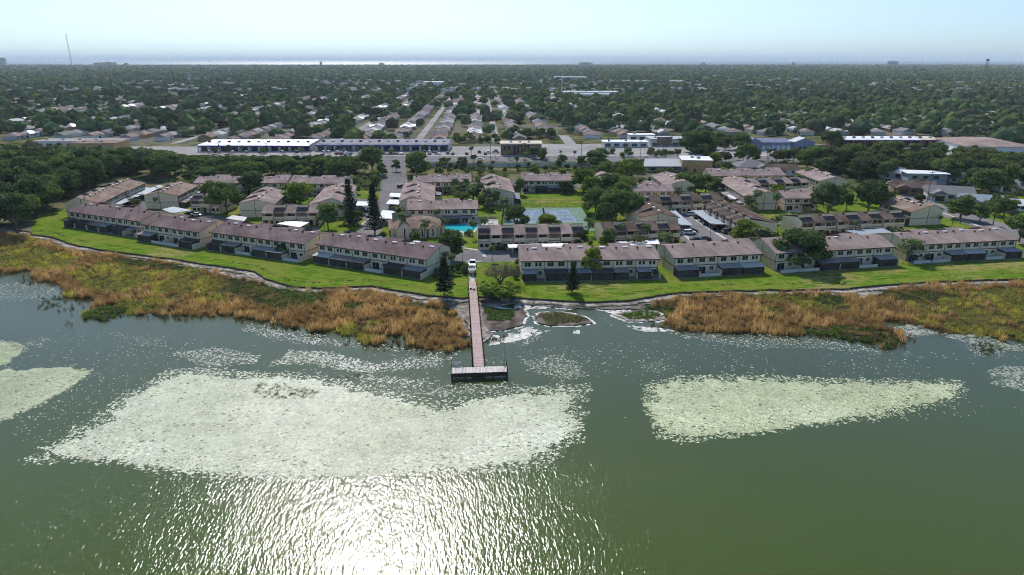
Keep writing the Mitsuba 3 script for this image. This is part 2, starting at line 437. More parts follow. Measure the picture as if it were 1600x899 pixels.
roads.append(road('side_road', [(1365, 288), (1400, 290), (1472, 320), (1610, 362), (1700, 395), (1640, 398), (1540, 361), (1455, 333), (1440, 322)], z=1.012))
structure('main_street', (np.array([[-900, 428, 1.006], [900, 428, 1.006], [900, 452, 1.006], [-900, 452, 1.006]], float), np.array([[0, 1, 2, 3]])), 'm_asphalt')
structure('plaza_lot', (np.array([[-420, 455, 1.004], [10, 455, 1.004], [10, 505, 1.004], [-420, 505, 1.004]], float), np.array([[0, 1, 2, 3]])), 'm_pale')
structure('plaza_lot', (np.array([[12, 455, 1.004], [150, 455, 1.004], [150, 520, 1.004], [12, 520, 1.004]], float), np.array([[0, 1, 2, 3]])), 'm_pale')
structure('plaza_lot', (np.array([[150, 455, 1.004], [470, 455, 1.004], [470, 520, 1.004], [150, 520, 1.004]], float), np.array([[0, 1, 2, 3]])), 'm_pale')
roads.append(road('cross_street', [(900, 247), (923, 249), (888, 212), (872, 211)], 'm_pale', 1.010))
mk = MB()
for k in range(60):
    x = -430 + k * 14.5
    mk.box(x, x + 4, 439.9, 440.1, 1.0085, 1.0105)
for y in (428.6, 451.2):
    mk.box(-880, 880, y, y + 0.15, 1.0085, 1.0105)
structure('lane_marking', mk, 'm_white')
kb = MB(); kb.box(-880, -172, 427.3, 427.9, 0.95, 1.13); kb.box(-138, 80, 427.3, 427.9, 0.95, 1.13); kb.box(110, 880, 427.3, 427.9, 0.95, 1.13)
kb.box(-880, 880, 452.3, 454.6, 0.95, 1.12)
structure('kerb', kb, 'm_concrete')
# pavement strips beside the parking lots (pale kerb walks)
def strip(name, pts, w=0.7, mat='m_concrete', h=0.12):
    ls = LineString([P(x, y)[:2] for x, y in pts]).buffer(w, cap_style='flat', join_style='mitre')
    structure(name, drape(ls, 1.0 + h, h + 0.02), mat)
strip('pavement', [(1062, 362), (1086, 381)]); strip('pavement', [(1077, 337), (1096, 350), (1146, 382)])
strip('pavement', [(625, 326), (619, 343)], 0.9); strip('pavement', [(673, 382), (692, 383), (750, 392), (758, 402)], 0.6)
strip('pavement', [(719, 409), (752, 409)], 0.5); strip('pavement', [(636, 287), (631, 308)], 0.8)
strip('pavement', [(588, 333), (565, 352)], 0.6); strip('pavement', [(1455, 327), (1512, 347), (1545, 360)], 0.6)

# tennis courts and the pool
court = pxpoly([(789, 325), (908, 324.5), (931, 361), (784, 362)], 1.0)
structure('tennis_court', drape(court, 1.012), 'm_court_green')
c0, c1, c2, c3 = [P(*q)[:2] for q in ((809, 329), (888, 328), (906, 347.5), (799, 349))]
def bil(u, v): return c3 * (1 - u) * (1 - v) + c2 * u * (1 - v) + c1 * u * v + c0 * (1 - u) * v
blue, wl = MB(), MB()
def flat(mb, u0, u1, v0, v1, z): mb.add([(*bil(u0, v0), z), (*bil(u1, v0), z), (*bil(u1, v1), z), (*bil(u0, v1), z)], [[0, 1, 2, 3]])
for v0, v1 in ((0.03, 0.47), (0.55, 0.97)):
    flat(blue, 0.0, 1.0, v0, v1, 1.016)
    for a in (0.04, 0.955): flat(wl, a, a + 0.006, v0 + 0.02, v1 - 0.02, 1.021)
    for a in (0.28, 0.715): flat(wl, a, a + 0.005, v0 + 0.07, v1 - 0.07, 1.021)
    for b in (v0 + 0.02, v0 + 0.07, v1 - 0.076, v1 - 0.026): flat(wl, 0.047, 0.954, b, b + 0.006, 1.021)
    flat(wl, 0.286, 0.714, (v0 + v1) / 2, (v0 + v1) / 2 + 0.006, 1.021)
structure('court_surface', blue, 'm_court_blue'); structure('court_marking', wl, 'm_white')
for i, (v0, v1, lab) in enumerate(((0.0, 0.5, 'dark tennis net across the nearer blue court'), (0.52, 1.0, 'dark tennis net across the farther blue court'))):
    n = Thing('tennis_net', lab, 'tennis net')
    a, b = bil(0.5, v0), bil(0.5, v1)
    n.part('net', MB().beam((*a, 1.6), (*b, 1.6), 0.38, sides=4), 'm_screen')
    for q in (a, b): n.part('post', MB().beam((*q, 1.0), (*q, 2.15), 0.07), 'm_mesh_green')
pool_deck = pxpoly([(690, 343), (778, 343.5), (779, 353), (750, 354), (738, 367), (694, 367)], 1.0)
structure('pool_deck', drape(pool_deck, 1.10, 0.12), 'm_concrete')
pool = pxpoly([(696, 350.5), (746, 352), (748, 354), (733, 364.5), (720, 361), (697, 359.5)], 1.0).buffer(0.4)
pl = Thing('swimming_pool', 'turquoise swimming pool beside the clubhouse', 'swimming pool')
pl.part('basin_water', drape(pool, 1.115), 'm_pool')
pl.part('coping', drape(pool.buffer(0.35).difference(pool), 1.17, 0.1), 'm_white')

M['m_shgrey'] = diffuse((0.235, 0.225, 0.22)); M['m_shgrey2'] = diffuse((0.36, 0.345, 0.33))
# ================================================================== TOWNHOUSES
EAVE, SLOPE = 5.4, 0.27          # metres above the ground


def win_mesh(w, h, mull=1):
    fr, pn = MB(), MB()
    fr.box(-w / 2 - 0.09, w / 2 + 0.09, -0.07, 0.02, -0.09, 0.0); fr.box(-w / 2 - 0.09, w / 2 + 0.09, -0.07, 0.02, h, h + 0.09)
    fr.box(-w / 2 - 0.09, -w / 2, -0.06, 0.02, 0, h); fr.box(w / 2, w / 2 + 0.09, -0.06, 0.02, 0, h)
    for k in range(mull):
        x = -w / 2 + w * (k + 1) / (mull + 1); fr.box(x - 0.035, x + 0.035, -0.055, 0.02, 0, h)
    pn.box(-w / 2, w / 2, -0.03, 0.025, 0, h)
    return mikit.ply(fr.mesh()), mikit.ply(pn.mesh())


WIN = win_mesh(1.75, 1.2, 1); WIN_S = win_mesh(1.15, 1.0, 1); SLIDER = win_mesh(2.3, 2.05, 1); WIN_N = win_mesh(0.75, 1.15, 0)
_d = MB(); _d.box(-0.5, 0.5, -0.05, 0.02, 0, 2.05); DOOR = mikit.ply(_d.mesh())
_v = MB(); _v.box(-0.22, 0.22, -0.22, 0.22, -0.15, 0.34); VENT = mikit.ply(_v.mesh())
_s = MB(); _s.box(-0.75, 0.75, -0.4, 0.4, -0.12, 0.16); SKYL = mikit.ply(_s.mesh())


def add_window(t, kind, x, y, z, rz=0.0, frame_mat='m_offwhite'):
    k = t.part('window', kind[0], frame_mat, local=at(x, y, z, rz))
    t.part('pane', kind[1], 'm_glass', parent=k, local=at(x, y, z, rz))


def screen_room(t, x0, x1, y0, zt, depth, roofmat, rng):
    """an enclosed porch of dark insect screen under a low metal roof"""
    mb = MB()
    for x in np.linspace(x0 + 0.05, x1 - 0.05, max(2, int((x1 - x0) / 1.4) + 1)):
        mb.box(x - 0.05, x + 0.05, -depth, -depth + 0.1, y0, zt - 0.02)
    mb.box(x0 + 0.02, x1 - 0.02, -depth + 0.03, -depth + 0.06, y0 + 0.02, zt - 0.03)
    mb.box(x0, x0 + 0.05, -depth + 0.06, -0.02, y0, zt - 0.02); mb.box(x1 - 0.05, x1, -depth + 0.06, -0.02, y0, zt - 0.02)
    mb.box(x0 - 0.02, x1 + 0.02, -depth - 0.02, -depth + 0.12, y0, y0 + 0.45)
    k = t.part('screen_room', mb, 'm_porch')
    t.part('porch_roof', MB().slab([(x0 - 0.2, -depth - 0.3, zt), (x1 + 0.2, -depth - 0.3, zt), (x1 + 0.2, 0.0, zt + 0.35), (x0 - 0.2, 0.0, zt + 0.35)], 0.12), roofmat, parent=k)


def gable_wall(L, D, ry, slope=SLOPE, eave=EAVE):
    prof = [(0, -0.1), (D, -0.1), (D, eave + slope * ry - slope * (D - ry) - 0.03), (ry, eave + slope * ry - 0.03), (0, eave - 0.03)]
    return prof


FOOT = []
lawn_strip = pxpoly([(40, 345), (107, 350), (222, 366), (330, 386), (498, 410), (690, 440), (815, 438), (1030, 432), (1190, 424), (1420, 410), (1700, 392), (1700, 470), (900, 490), (0, 400)], 1.0)


def townhouse(label, m, L, units, style='lake', roof='m_roof_mid', D=13.5, ry=7.5, seed=0, wall='m_wall', windows=True, gable_trim=True):
    rng = random.Random(seed * 17 + 3)
    t = Thing('townhouse', label, 'townhouse', m)
    FOOT.append(Polygon([(m @ [x, y, 0, 1])[:2] for x, y in ((0, -3.2), (L, -3.2), (L, D), (0, D))]))
    U = L / units
    if style == 'lake':
        zb0 = EAVE + SLOPE * ry - SLOPE * (D - ry) - 0.1
        yw = ry - 0.5
        w = MB().prism([(0, -0.1), (D, -0.1), (D, zb0 - 0.25), (yw, EAVE + SLOPE * yw - 0.4), (0, EAVE - 0.03)], 0.12, L - 0.12)
        t.part('wall', w, wall)
        # roof: the lake slope runs on past the ridge of its neighbours on every other unit
        front, back = MB(), MB()
        offs = [(1.35 if (u + seed) % 2 else -0.5) for u in range(units)]
        x = 0
        for u, o in enumerate(offs):
            x0, x1 = u * U - (0.45 if u == 0 else 0), (u + 1) * U + (0.45 if u == units - 1 else 0)
            yr = ry + o
            zr = EAVE + SLOPE * yr
            front.slab([(x0, -0.55, EAVE - SLOPE * 0.55 + 0.1), (x1, -0.55, EAVE - SLOPE * 0.55 + 0.1), (x1, yr, zr + 0.1), (x0, yr, zr + 0.1)], 0.16)
            zb = EAVE + SLOPE * ry - SLOPE * (D - ry) - 0.1
            back.slab([(x0, yr, zr + 0.1), (x1, yr, zr + 0.1), (x1, D + 0.5, zb), (x0, D + 0.5, zb)], 0.16)
            if o > 0:                      # cheek walls where the raised unit stands above its neighbours
                back.prism([(yw, EAVE + SLOPE * yw - 0.3), (D - 0.1, zb - 0.2), (D - 0.1, zb - 0.05), (yr, zr - 0.07)], x0 + 0.5, x1 - 0.5)
        for u, xa, xb in ((0, 0.0, 0.119), (units - 1, L - 0.119, L)):
            yr = ry + offs[u]; zr = EAVE + SLOPE * yr
            t.part('gable_wall', MB().prism([(0, -0.1), (D, -0.1), (D, zb0 - 0.02), (yr, zr - 0.04), (0, EAVE - 0.03)], xa, xb), wall)
        t.part('roof', front, roof); t.part('roof_back', back, roof)
        tr = MB()
        tr.box(0.0, L, -0.05, 0.0, 2.62, 2.85)
        tr.box(-0.4, L + 0.4, -0.62, -0.56, EAVE - 0.33, EAVE - 0.03)
        for u in range(units + 1):
            x = min(max(u * U, 0.06), L - 0.06); tr.box(x - 0.07, x + 0.07, -0.06, 0.0, 0.0, EAVE - 0.1)
        for xe, dx in ((0, -0.04), (L, 0.0)):
            tr.box(xe + dx, xe + dx + 0.04, 0.0, D, 2.62, 2.80)
            tr.box(xe + dx, xe + dx + 0.04, ry - 0.1, ry + 0.1, 0, EAVE + SLOPE * ry - 0.1)
        t.part('trim', tr, 'm_trim')
        if windows:
            for u in range(units):
                for a in (0.27, 0.73):
                    two_small = rng.random() < 0.22
                    if two_small:
                        add_window(t, WIN_N, (u + a) * U - 0.55, 0, 3.62, frame_mat='m_white'); add_window(t, WIN_N, (u + a) * U + 0.55, 0, 3.62, frame_mat='m_white')
                    else:
                        add_window(t, WIN, (u + a) * U, 0, 3.6)
        for u in range(units):
            r = rng.random(); x0, x1 = u * U, (u + 1) * U
            half = rng.random() < 0.5
            metal = rng.choice(['m_plaza_grey', 'm_plaza_grey', 'm_roof_dark', 'm_roof_mid', 'm_roof_dark', 'm_shgrey2', 'm_offwhite'])
            if r < 0.62:
                a, b = (x0 + 0.25, x0 + U * 0.62) if half and r < 0.2 else (x0 + 0.2, x1 - 0.2)
                screen_room(t, a, b, 0, 2.42, 2.7 + 0.5 * rng.random(), metal, rng)
                if b < x1 - 1: add_window(t, WIN_S, x1 - 1.35, 0, 1.15)
            elif r < 0.85:
                add_window(t, SLIDER, x0 + 1.9, 0, 0.08); add_window(t, WIN_S, x0 + 5.0, 0, 1.15)
                aw = MB().slab([(x0 + 0.3, -2.2, 2.3), (x1 - 2.2, -2.2, 2.3), (x1 - 2.2, 0, 2.6), (x0 + 0.3, 0, 2.6)], 0.1)
                k = t.part('awning', aw, metal)
                posts = MB()
                for x in (x0 + 0.4, x1 - 2.3): posts.beam((x, -2.05, 0), (x, -2.05, 2.25), 0.06)
                t.part('post', posts, 'm_offwhite', parent=k)
            else:
                add_window(t, SLIDER, x0 + 2.0, 0, 0.08); add_window(t, WIN_S, x0 + 5.0, 0, 1.15)
                pf = MB(); pf.box(x0 + 0.2, x1 - 0.3, -3.1, -3.02, 0, 1.0)
                t.part('patio_fence', pf, 'm_offwhite')
            if rng.random() < 0.75:
                sf = MB(); sf.box(x1 - 0.05, x1 + 0.05, -3.3, -0.01, 0, 1.85)
                t.part('privacy_wall', sf, wall)
            slab = MB(); slab.box(x0 + 0.1, x1 - 0.1, -3.4, 0, -0.06, 0.06); t.part('patio', slab, 'm_patio')
        for u in range(units):
            yv = ry - 1.5 + rng.uniform(-0.5, 0.3)
            t.part('roof_vent', VENT, 'm_trim', local=at((u + 0.15 + 0.2 * rng.random()) * U, yv, EAVE + SLOPE * yv + 0.18))
            if rng.random() < 0.7:
                t.part('skylight', SKYL, 'm_white', local=at((u + 0.6 + 0.2 * rng.random()) * U, yv + 0.6, EAVE + SLOPE * (yv + 0.6) + 0.16))
    else:
        # entrance front: long roofs over balconies alternate with set-back fronts under a short dark roof and a parapet
        Db = D
        w, r, bk, dk, tr, pan, par = MB(), MB(), MB(), MB(), MB(), MB(), MB()
        n = units * 2 - 1
        pat = [('A' if i % 2 == (seed % 2) else 'B') for i in range(n)]
        wid = [1.0 if p == 'A' else 1.05 for p in pat]; sc = L / sum(wid)
        x = 0.0
        zb = EAVE - 0.25
        for i, p in enumerate(pat):
            x0, x1 = x, x + wid[i] * sc; x = x1
            if p == 'A':
                yr = 5.6; zr = EAVE + 0.31 * yr
                w.prism([(1.3, -0.1), (Db, -0.1), (Db, zb), (yr, zr - 0.05), (1.3, EAVE + 0.31 * 1.3 - 0.05)], x0, x1)
                r.slab([(x0 - 0.12, -0.75, EAVE - 0.31 * 0.75 + 0.1), (x1 + 0.12, -0.75, EAVE - 0.31 * 0.75 + 0.1), (x1 + 0.12, yr, zr + 0.1), (x0 - 0.12, yr, zr + 0.1)], 0.16)
                bk.slab([(x0, yr, zr + 0.1), (x1, yr, zr + 0.1), (x1, Db + 0.4, zb), (x0, Db + 0.4, zb)], 0.16)
                t.part('balcony_panel', MB().box(x0 + 0.1, x1 - 0.1, -0.35, -0.2, 2.55, 4.0), wall)
                w.box(x0 + 0.02, x0 + 0.16, -0.3, 1.3, 0, EAVE - 0.25); w.box(x1 - 0.16, x1 - 0.02, -0.3, 1.3, 0, EAVE - 0.25)
                tr.box(x0 + 0.17, x1 - 0.17, -0.2, 1.29, 2.5, 2.6)
                if windows:
                    add_window(t, SLIDER, (x0 + x1) / 2, 1.3, 2.75)
                    t.part('door', DOOR, 'm_trim', local=at(x0 + 0.95, 1.3, 0.02)); t.part('door', DOOR, 'm_trim', local=at(x1 - 0.95, 1.3, 0.02))
            else:
                w.prism([(0.25, -0.1), (Db, -0.1), (Db, zb), (3.2, 6.75), (0.25, 5.55)], x0 + 0.001, x1 - 0.001)
                t.part('short_roof', MB().slab([(x0 + 0.02, -0.1, 5.42), (x1 - 0.02, -0.1, 5.42), (x1 - 0.02, 2.7, 6.72), (x0 + 0.02, 2.7, 6.72)], 0.14), 'm_roof_dark')
                t.part('parapet', MB().box(x0 + 0.02, x1 - 0.02, 2.72, 3.0, 6.3, 7.62), wall)
                bk.slab([(x0, 3.0, 7.55), (x1, 3.0, 7.55), (x1, Db + 0.4, zb + 0.05), (x0, Db + 0.4, zb + 0.05)], 0.16)
                tr.box(x0 + 0.02, x1 - 0.02, 2.66, 3.06, 7.62, 7.72)
                tr.box(x0 + 0.02, x1 - 0.02, 0.2, 0.25, 2.60, 2.80)
                if windows:
                    for a in (0.28, 0.72):
                        add_window(t, WIN, x0 + a * (x1 - x0), 0.25, 3.75, frame_mat='m_trim')
                        add_window(t, WIN_S, x0 + a * (x1 - x0), 0.25, 1.0, frame_mat='m_trim')
            for xx in (x0, x1): tr.box(xx - 0.06, xx + 0.06, 0.12, 0.24, 0, 5.4)
        t.part('wall', w, wall); t.part('roof', r, roof); t.part('roof_back', bk, roof); t.part('trim', tr, 'm_trim')
    return t


def front_row(label, eaveL, eaveR, units, style='lake', roof='m_roof_mid', seed=0, **kw):
    A, B = P(*eaveL, 1 + EAVE), P(*eaveR, 1 + EAVE)
    if style == 'entry':
        A, B = P(*eaveL, 1 + EAVE - 0.15), P(*eaveR, 1 + EAVE - 0.15)
    d = (B - A)[:2]; L = np.linalg.norm(d)
    return townhouse(label, frame((A[0], A[1], 1.0), d), L, units, style, roof, seed=seed, **kw)


def deep_row(label, ridgeF, ridgeB, side, units, style='lake', roof='m_roof_pink', seed=0, D=13.5, **kw):
    z = 1 + EAVE + SLOPE * 7.5
    Fp, Bp = P(*ridgeF, z), P(*ridgeB, z)
    o, e = (Fp, Bp) if side == 'R' else (Bp, Fp)
    d = (e - o)[:2]; L = np.linalg.norm(d); d = d / L
    yl = np.array([-d[1], d[0]])
    org = o[:2] - yl * 7.5
    return townhouse(label, frame((org[0], org[1], 1.0), d), L, units, style, roof, seed=seed, D=D, **kw)


front_row('long purple-brown roofed townhouse row at the far left end of the lake lawn', (107.5, 330), (220.5, 346), 6, roof='m_roof_mauve', seed=1)
front_row('purple-brown roofed townhouse row, second from the left along the lake lawn', (223, 350), (310, 362.5), 4, roof='m_roof_mauve', seed=2)
front_row('purple-brown roofed townhouse row, third from the left along the lake lawn', (330, 362.5), (475, 381), 6, roof='m_roof_mauve', seed=3)
front_row('purple-brown roofed townhouse row just left of the dock with white furniture on its end patio', (496, 381), (666, 405), 6, roof='m_roof_mauve', seed=4)
front_row('grey-brown roofed townhouse row just right of the dock behind the yellow-green tree', (815, 407.5), (1029, 404), 6, roof='m_roof_mid', seed=5)
front_row('grey-brown roofed four-unit townhouse row on the lake lawn in front of the parking lot', (1054, 402.5), (1189, 396), 4, roof='m_roof_mid', seed=6)
front_row('lakeside townhouse row half hidden by the big round tree on the right lawn', (1213, 395.5), (1396, 385), 6, roof='m_roof_mid', seed=7)
front_row('long townhouse row at the far right end of the lake lawn', (1420, 382.5), (1589, 374), 6, roof='m_roof_mid', seed=8)
front_row('entrance-front townhouse row between pool and tennis court with white balcony panels', (747, 367), (913, 364), 5, 'entry', 'm_roof_mid', seed=9)
front_row('brown-roofed entrance-front townhouse row just left of the right parking lot', (945, 362), (1063, 358), 4, 'entry', 'm_roof_brown', seed=10)
front_row('brown-roofed entrance-front townhouse row at the far end of the right parking lot', (984, 318), (1130, 312), 5, 'entry', 'm_roof_brown', seed=12)
front_row('dark brown entrance-front townhouse row with cream parapets behind the lakeside rows at right', (1254, 349), (1416, 341), 5, 'entry', 'm_roof_brown', seed=13)
front_row('short entrance-front townhouse row behind the white carport at left', (409, 333), (497, 332), 3, 'entry', 'm_roof_mid', seed=14)
front_row('entrance-front townhouse row mostly hidden by the big spreading tree at left', (297, 313), (342, 314.5), 2, 'entry', 'm_roof_mid', seed=15)
front_row('entrance-front townhouse row in the back right corner of the complex', (1176, 289), (1264, 285), 4, 'entry', 'm_roof_mid', seed=16)
front_row('pink-brown roofed townhouse row directly behind the clubhouse', (637, 328), (746, 326), 4, roof='m_roof_mid', seed=17)
front_row('pink roofed townhouse row at the back of the complex right of the entrance road', (646, 285), (735, 284), 4, roof='m_roof_pink', seed=18)
front_row('pink roofed townhouse row at the back left of the entrance road', (452, 287), (541, 287), 4, roof='m_roof_pink', seed=19)
front_row('pink roofed townhouse row at the back split from view by a dark round tree', (303, 286), (446, 286), 6, roof='m_roof_pink', seed=20)
front_row('townhouse row behind the green lawn above the tennis court', (816, 282.5), (896, 282), 4, roof='m_roof_pink', seed=21)
front_row('pink roofed townhouse row behind the large tree clump right of the tennis court', (985, 299), (1052, 299), 3, roof='m_roof_pink', seed=22)
front_row('long pink roofed townhouse row at the back right near the orange building', (1112, 275), (1227, 274), 5, roof='m_roof_pink', seed=23)
front_row('small pink-brown roofed townhouse row left of the paired dark trees at right', (1228, 310), (1278, 309.5), 2, roof='m_roof_mid', seed=24)
front_row('pink roofed angled townhouse row in the far right back corner of the complex', (1243, 269), (1280, 283), 4, roof='m_roof_pink', seed=25)
front_row('large pink roofed angled townhouse row with a lawn and palms at its right end', (1122, 281), (1166, 308), 6, roof='m_roof_pink', seed=26)
front_row('tan roofed angled townhouse row beside the road at far right', (1375, 316.5), (1424, 331), 5, roof='m_roof_tan', seed=27)
deep_row('brown roofed townhouse row running back along the right side of the parking lot', (1191, 340), (1129, 312), 'L', 6, 'entry', 'm_roof_brown', 29)
deep_row('brown roofed townhouse row running back behind the blue parking lot carport', (1029, 332), (1000, 312), 'R', 4, 'lake', 'm_roof_brown', 30)
deep_row('pink roofed townhouse row running back along the right of the entrance road', (648, 308), (652, 284), 'R', 5, 'lake', 'm_roof_pink', 31)
deep_row('pink roofed townhouse row running back behind the short row at left', (397, 311), (421, 293), 'R', 4, 'lake', 'm_roof_pink', 32)
deep_row('pink roofed townhouse row running back left of the tallest pine', (514, 311), (535, 286), 'L', 5, 'lake', 'm_roof_pink', 33)
deep_row('tan roofed townhouse row running back beside the left carports', (247, 299), (280, 284), 'R', 5, 'lake', 'm_roof_tan', 34)
deep_row('leftmost pink-tan townhouse row running back at the edge of the dark wood', (125, 310), (166, 291.5), 'R', 6, 'lake', 'm_roof_tan', 35)
deep_row('tan roofed townhouse row set back behind the leftmost row by the dark wood', (170, 291), (198, 280), 'R', 5, 'lake', 'm_roof_tan', 36)
deep_row('grey-pink gabled townhouse row left of the green lawn and tennis court', (776, 294), (770, 273), 'R', 5, 'lake', 'm_roof_pink', 37)
deep_row('pink roofed townhouse row running back near the grey-blue roofed hall', (1066, 283), (1042, 268), 'L', 4, 'lake', 'm_roof_pink', 38)
deep_row('small pink roofed townhouse row peeking out behind the large tree clump', (950, 281), (944, 269), 'R', 3, 'lake', 'm_roof_pink', 39)

# ------------------------------------------------------------------ clubhouse
A = P(612, 375, 1); B = P(692, 371, 1)
dx = (B - A)[:2]; Lc = np.linalg.norm(dx)
ch = Thing('clubhouse', 'tan shingled clubhouse with triangular gables beside the turquoise pool', 'clubhouse', frame((A[0], A[1], 1.0), dx))
w = MB(); w.box(0, Lc, 2.5, 17, -0.1, 3.3); w.prism([(0, 0), (1, 0), (1, 1), (0, 1)], 0, 0.01)
ch.part('wall', MB().box(0, Lc, 2.5, 17, -0.1, 3.3), 'm_wall')
rf = MB()
e, h0, h1 = 0.7, 3.2, 5.4
o = [(-e, 2.5 - e, h0), (Lc + e, 2.5 - e, h0), (Lc + e, 17 + e, h0), (-e, 17 + e, h0)]
i_ = [(4.5, 7.5, h1), (Lc - 4.5, 7.5, h1), (Lc - 4.5, 12, h1), (4.5, 12, h1)]
rf.add(o + i_, [[0, 1, 5, 4], [1, 2, 6, 5], [2, 3, 7, 6], [3, 0, 4, 7], [4, 5, 6, 7]])
ch.part('roof', rf, 'm_roof_tan', label='pale tan shingle roof')
for gx, gw, gh, gy in ((4.6, 5.2, 6.4, -1.0), (10.8, 3.0, 4.8, 0.3), (14.6, 3.0, 4.6, 0.6), (17.6, 2.4, 4.4, 1.6)):
    g = MB().add([(gx - gw / 2, gy, 0), (gx + gw / 2, gy, 0), (gx + gw / 2, gy, gh - gw * 0.42), (gx, gy, gh), (gx - gw / 2, gy, gh - gw * 0.42),
                  (gx - gw / 2, 7, 0), (gx + gw / 2, 7, 0), (gx + gw / 2, 7, gh - gw * 0.42), (gx, 7, gh), (gx - gw / 2, 7, gh - gw * 0.42)],
                 [[0, 1, 2, 4], [2, 3, 4, 4], [0, 4, 9, 5], [1, 6, 7, 2]])
    k = ch.part('gable', g, 'm_wall')
    gr = MB()
    for s in (-1, 1):
        x0, z0 = gx + s * (gw / 2 + 0.35), gh - gw * 0.42 - 0.22
        q = [(x0, gy - 0.5, z0), (gx, gy - 0.5, gh + 0.12), (gx, 7.2, gh + 0.12), (x0, 7.2, z0)]
        gr.slab(q if s < 0 else q[::-1], 0.15)
    ch.part('gable_roof', gr, 'm_roof_tan', parent=k)
    ch.part('slit_window', MB().box(gx - 0.22, gx + 0.22, gy - 0.05, gy + 0.02, 0.4, gh - gw * 0.42 - 0.3), 'm_glass', parent=k)
tr = MB()
for gx in (1.0, 7.8, 12.7, Lc - 0.4): tr.box(gx - 0.08, gx + 0.08, 2.42, 2.5, 0, 3.2)
ch.part('trim', tr, 'm_trim')
rb = MB().prism([(12.5, 5.2), (16.5, 3.4), (12.5, 6.9), (8.5, 3.4)][::-1], 1, 8)
ch.part('rear_gable', rb, 'm_roof_mid')

# ------------------------------------------------------------------ carports
def carport(label, fl, fr_, br, bl, mat='m_metal_blue', h=2.7):
    q = [P(*p, 1 + h) for p in (fl, fr_, br, bl)]
    c = sum(q) / 4; m = np.eye(4); m[:3, 3] = (c[0], c[1], 1.0)
    q = [p - [c[0], c[1], 1.0] for p in q]
    t = Thing('carport', label, 'carport', m)
    t.part('roof', MB().slab(q, 0.18), mat)
    a, b, d = q[0], q[1], q[3]
    rb = MB()
    n = int(np.linalg.norm(b - a) / 1.2)
    for k in range(1, n):
        f = k / n; s, e2 = a + (b - a) * f, d + (q[2] - d) * f
        rb.beam(s + [0, 0, 0.02], e2 + [0, 0, 0.02], 0.035)
    t.part('roof_rib', rb, mat, kind='stuff')
    n = max(2, int(np.linalg.norm(b - a) / 5.5) + 1)
    for row in (0.2, 0.8):
        s0, s1 = a + (d - a) * row, b + (q[2] - b) * row
        for k in range(n):
            p = s0 + (s1 - s0) * ((k + 0.25) / (n - 0.5))
            t.part('post', MB().beam((p[0], p[1], 0), (p[0], p[1], h - 0.18), 0.09), 'm_offwhite')
    f = MB()
    for s, e2 in zip(q, q[1:] + q[:1]): f.beam(s - [0, 0, 0.12], e2 - [0, 0, 0.12], 0.11)
    t.part('fascia', f, 'm_offwhite')
    return t


carport('blue-grey carport just behind the leftmost lakeside row', (178, 322.5), (207, 312.4), (186.6, 309), (163, 317))
carport('blue-grey carport in the middle of the left parking court', (208.5, 303), (228, 304), (248, 294.7), (228, 293))
carport('small blue carport at the back end of the left parking court', (242, 291.5), (252, 294.5), (258, 291.5), (249, 289))
carport('pale carport in front of the tan row running back at left', (253, 327), (269, 333), (299, 328.5), (271, 323))
carport('grey carport with dark panels right behind the third lakeside row', (353, 341), (381, 346), (386, 339.5), (364, 336.3), 'm_metal_grey')
carport('white flat carport in front of the short entrance row', (432.7, 349.5), (468.5, 355), (483, 347.5), (451, 345), 'm_metal_white')
carport('farthest of the three carports on the entrance road, pale roofed', (608.3, 307), (629, 308.8), (630.4, 302.3), (610, 301.6))
carport('middle of the three carports on the entrance road', (603, 318.5), (623, 319.7), (625.4, 312.4), (608.7, 311.7))
carport('nearest of the three carports on the entrance road, next to the pines', (590, 341), (614.5, 342), (618, 330), (598, 328.4))
carport('pale carport between the two tall pines', (555, 321.5), (574, 321.5), (576, 315.3), (559, 314.6))
carport('long white carport in front of the entrance row by the pool', (795, 387), (889, 385.5), (887, 380), (793, 382), 'm_metal_white')
carport('white carport behind the grey-brown lakeside rows next to the parking lot', (969, 384), (1031, 381), (1028, 374.5), (962, 378), 'm_metal_white')
carport('blue carport on the left side of the right parking lot', (1061, 351), (1082, 352), (1056, 329.5), (1035, 329.5))
carport('long pale blue carport on the right side of the right parking lot', (1112, 350), (1134.5, 350.5), (1102, 328.5), (1081, 329))
carport('long pale blue carport in front of the dark brown entrance row at right', (1345, 366.5), (1393, 363), (1379, 356.5), (1319, 360))
carport('small white carport against the large pink angled row', (1136, 306), (1148, 311.5), (1152, 309.6), (1139, 304.5), 'm_metal_white')
carport('white carport behind the palms right of the large pink row', (1194, 303), (1217.5, 303.5), (1219, 298.5), (1192, 298.5), 'm_metal_white')

# ------------------------------------------------------------------ the dock
ax0, ax1 = P(738, 441, 1.3), P(748.5, 573, 1.5)          # axis: shore end, lake end
dd = (ax1 - ax0)[:2]; Ld = np.linalg.norm(dd); ang = math.atan2(dd[1], dd[0])
dk = Thing('dock', 'long wooden dock with pinkish planks ending in a wide grey platform on the lake', 'dock', frame((ax0[0], ax0[1], 0), ang))
HW, DZ = 1.03, 1.35
pm = MB(); xs = 0.0
rr = random.Random(4)
while xs < Ld - 0.3:
    j = rr.uniform(-0.03, 0.03)
    pm.box(xs, xs + 0.26, -HW + j, HW + j, DZ, DZ + 0.05 + rr.uniform(0, 0.012)); xs += 0.30
dk.part('plank', pm, 'm_plank', kind='stuff')
st = MB()
for y in (-0.8, 0.0, 0.8): st.box(0.4, Ld, y - 0.08, y + 0.08, DZ - 0.27, DZ - 0.01)
for s in (-1, 1): st.box(0, Ld, s * (HW + 0.06) - 0.05, s * (HW + 0.06) + 0.05, DZ - 0.1, DZ + 0.14)
dk.part('stringer', st, 'm_timber')
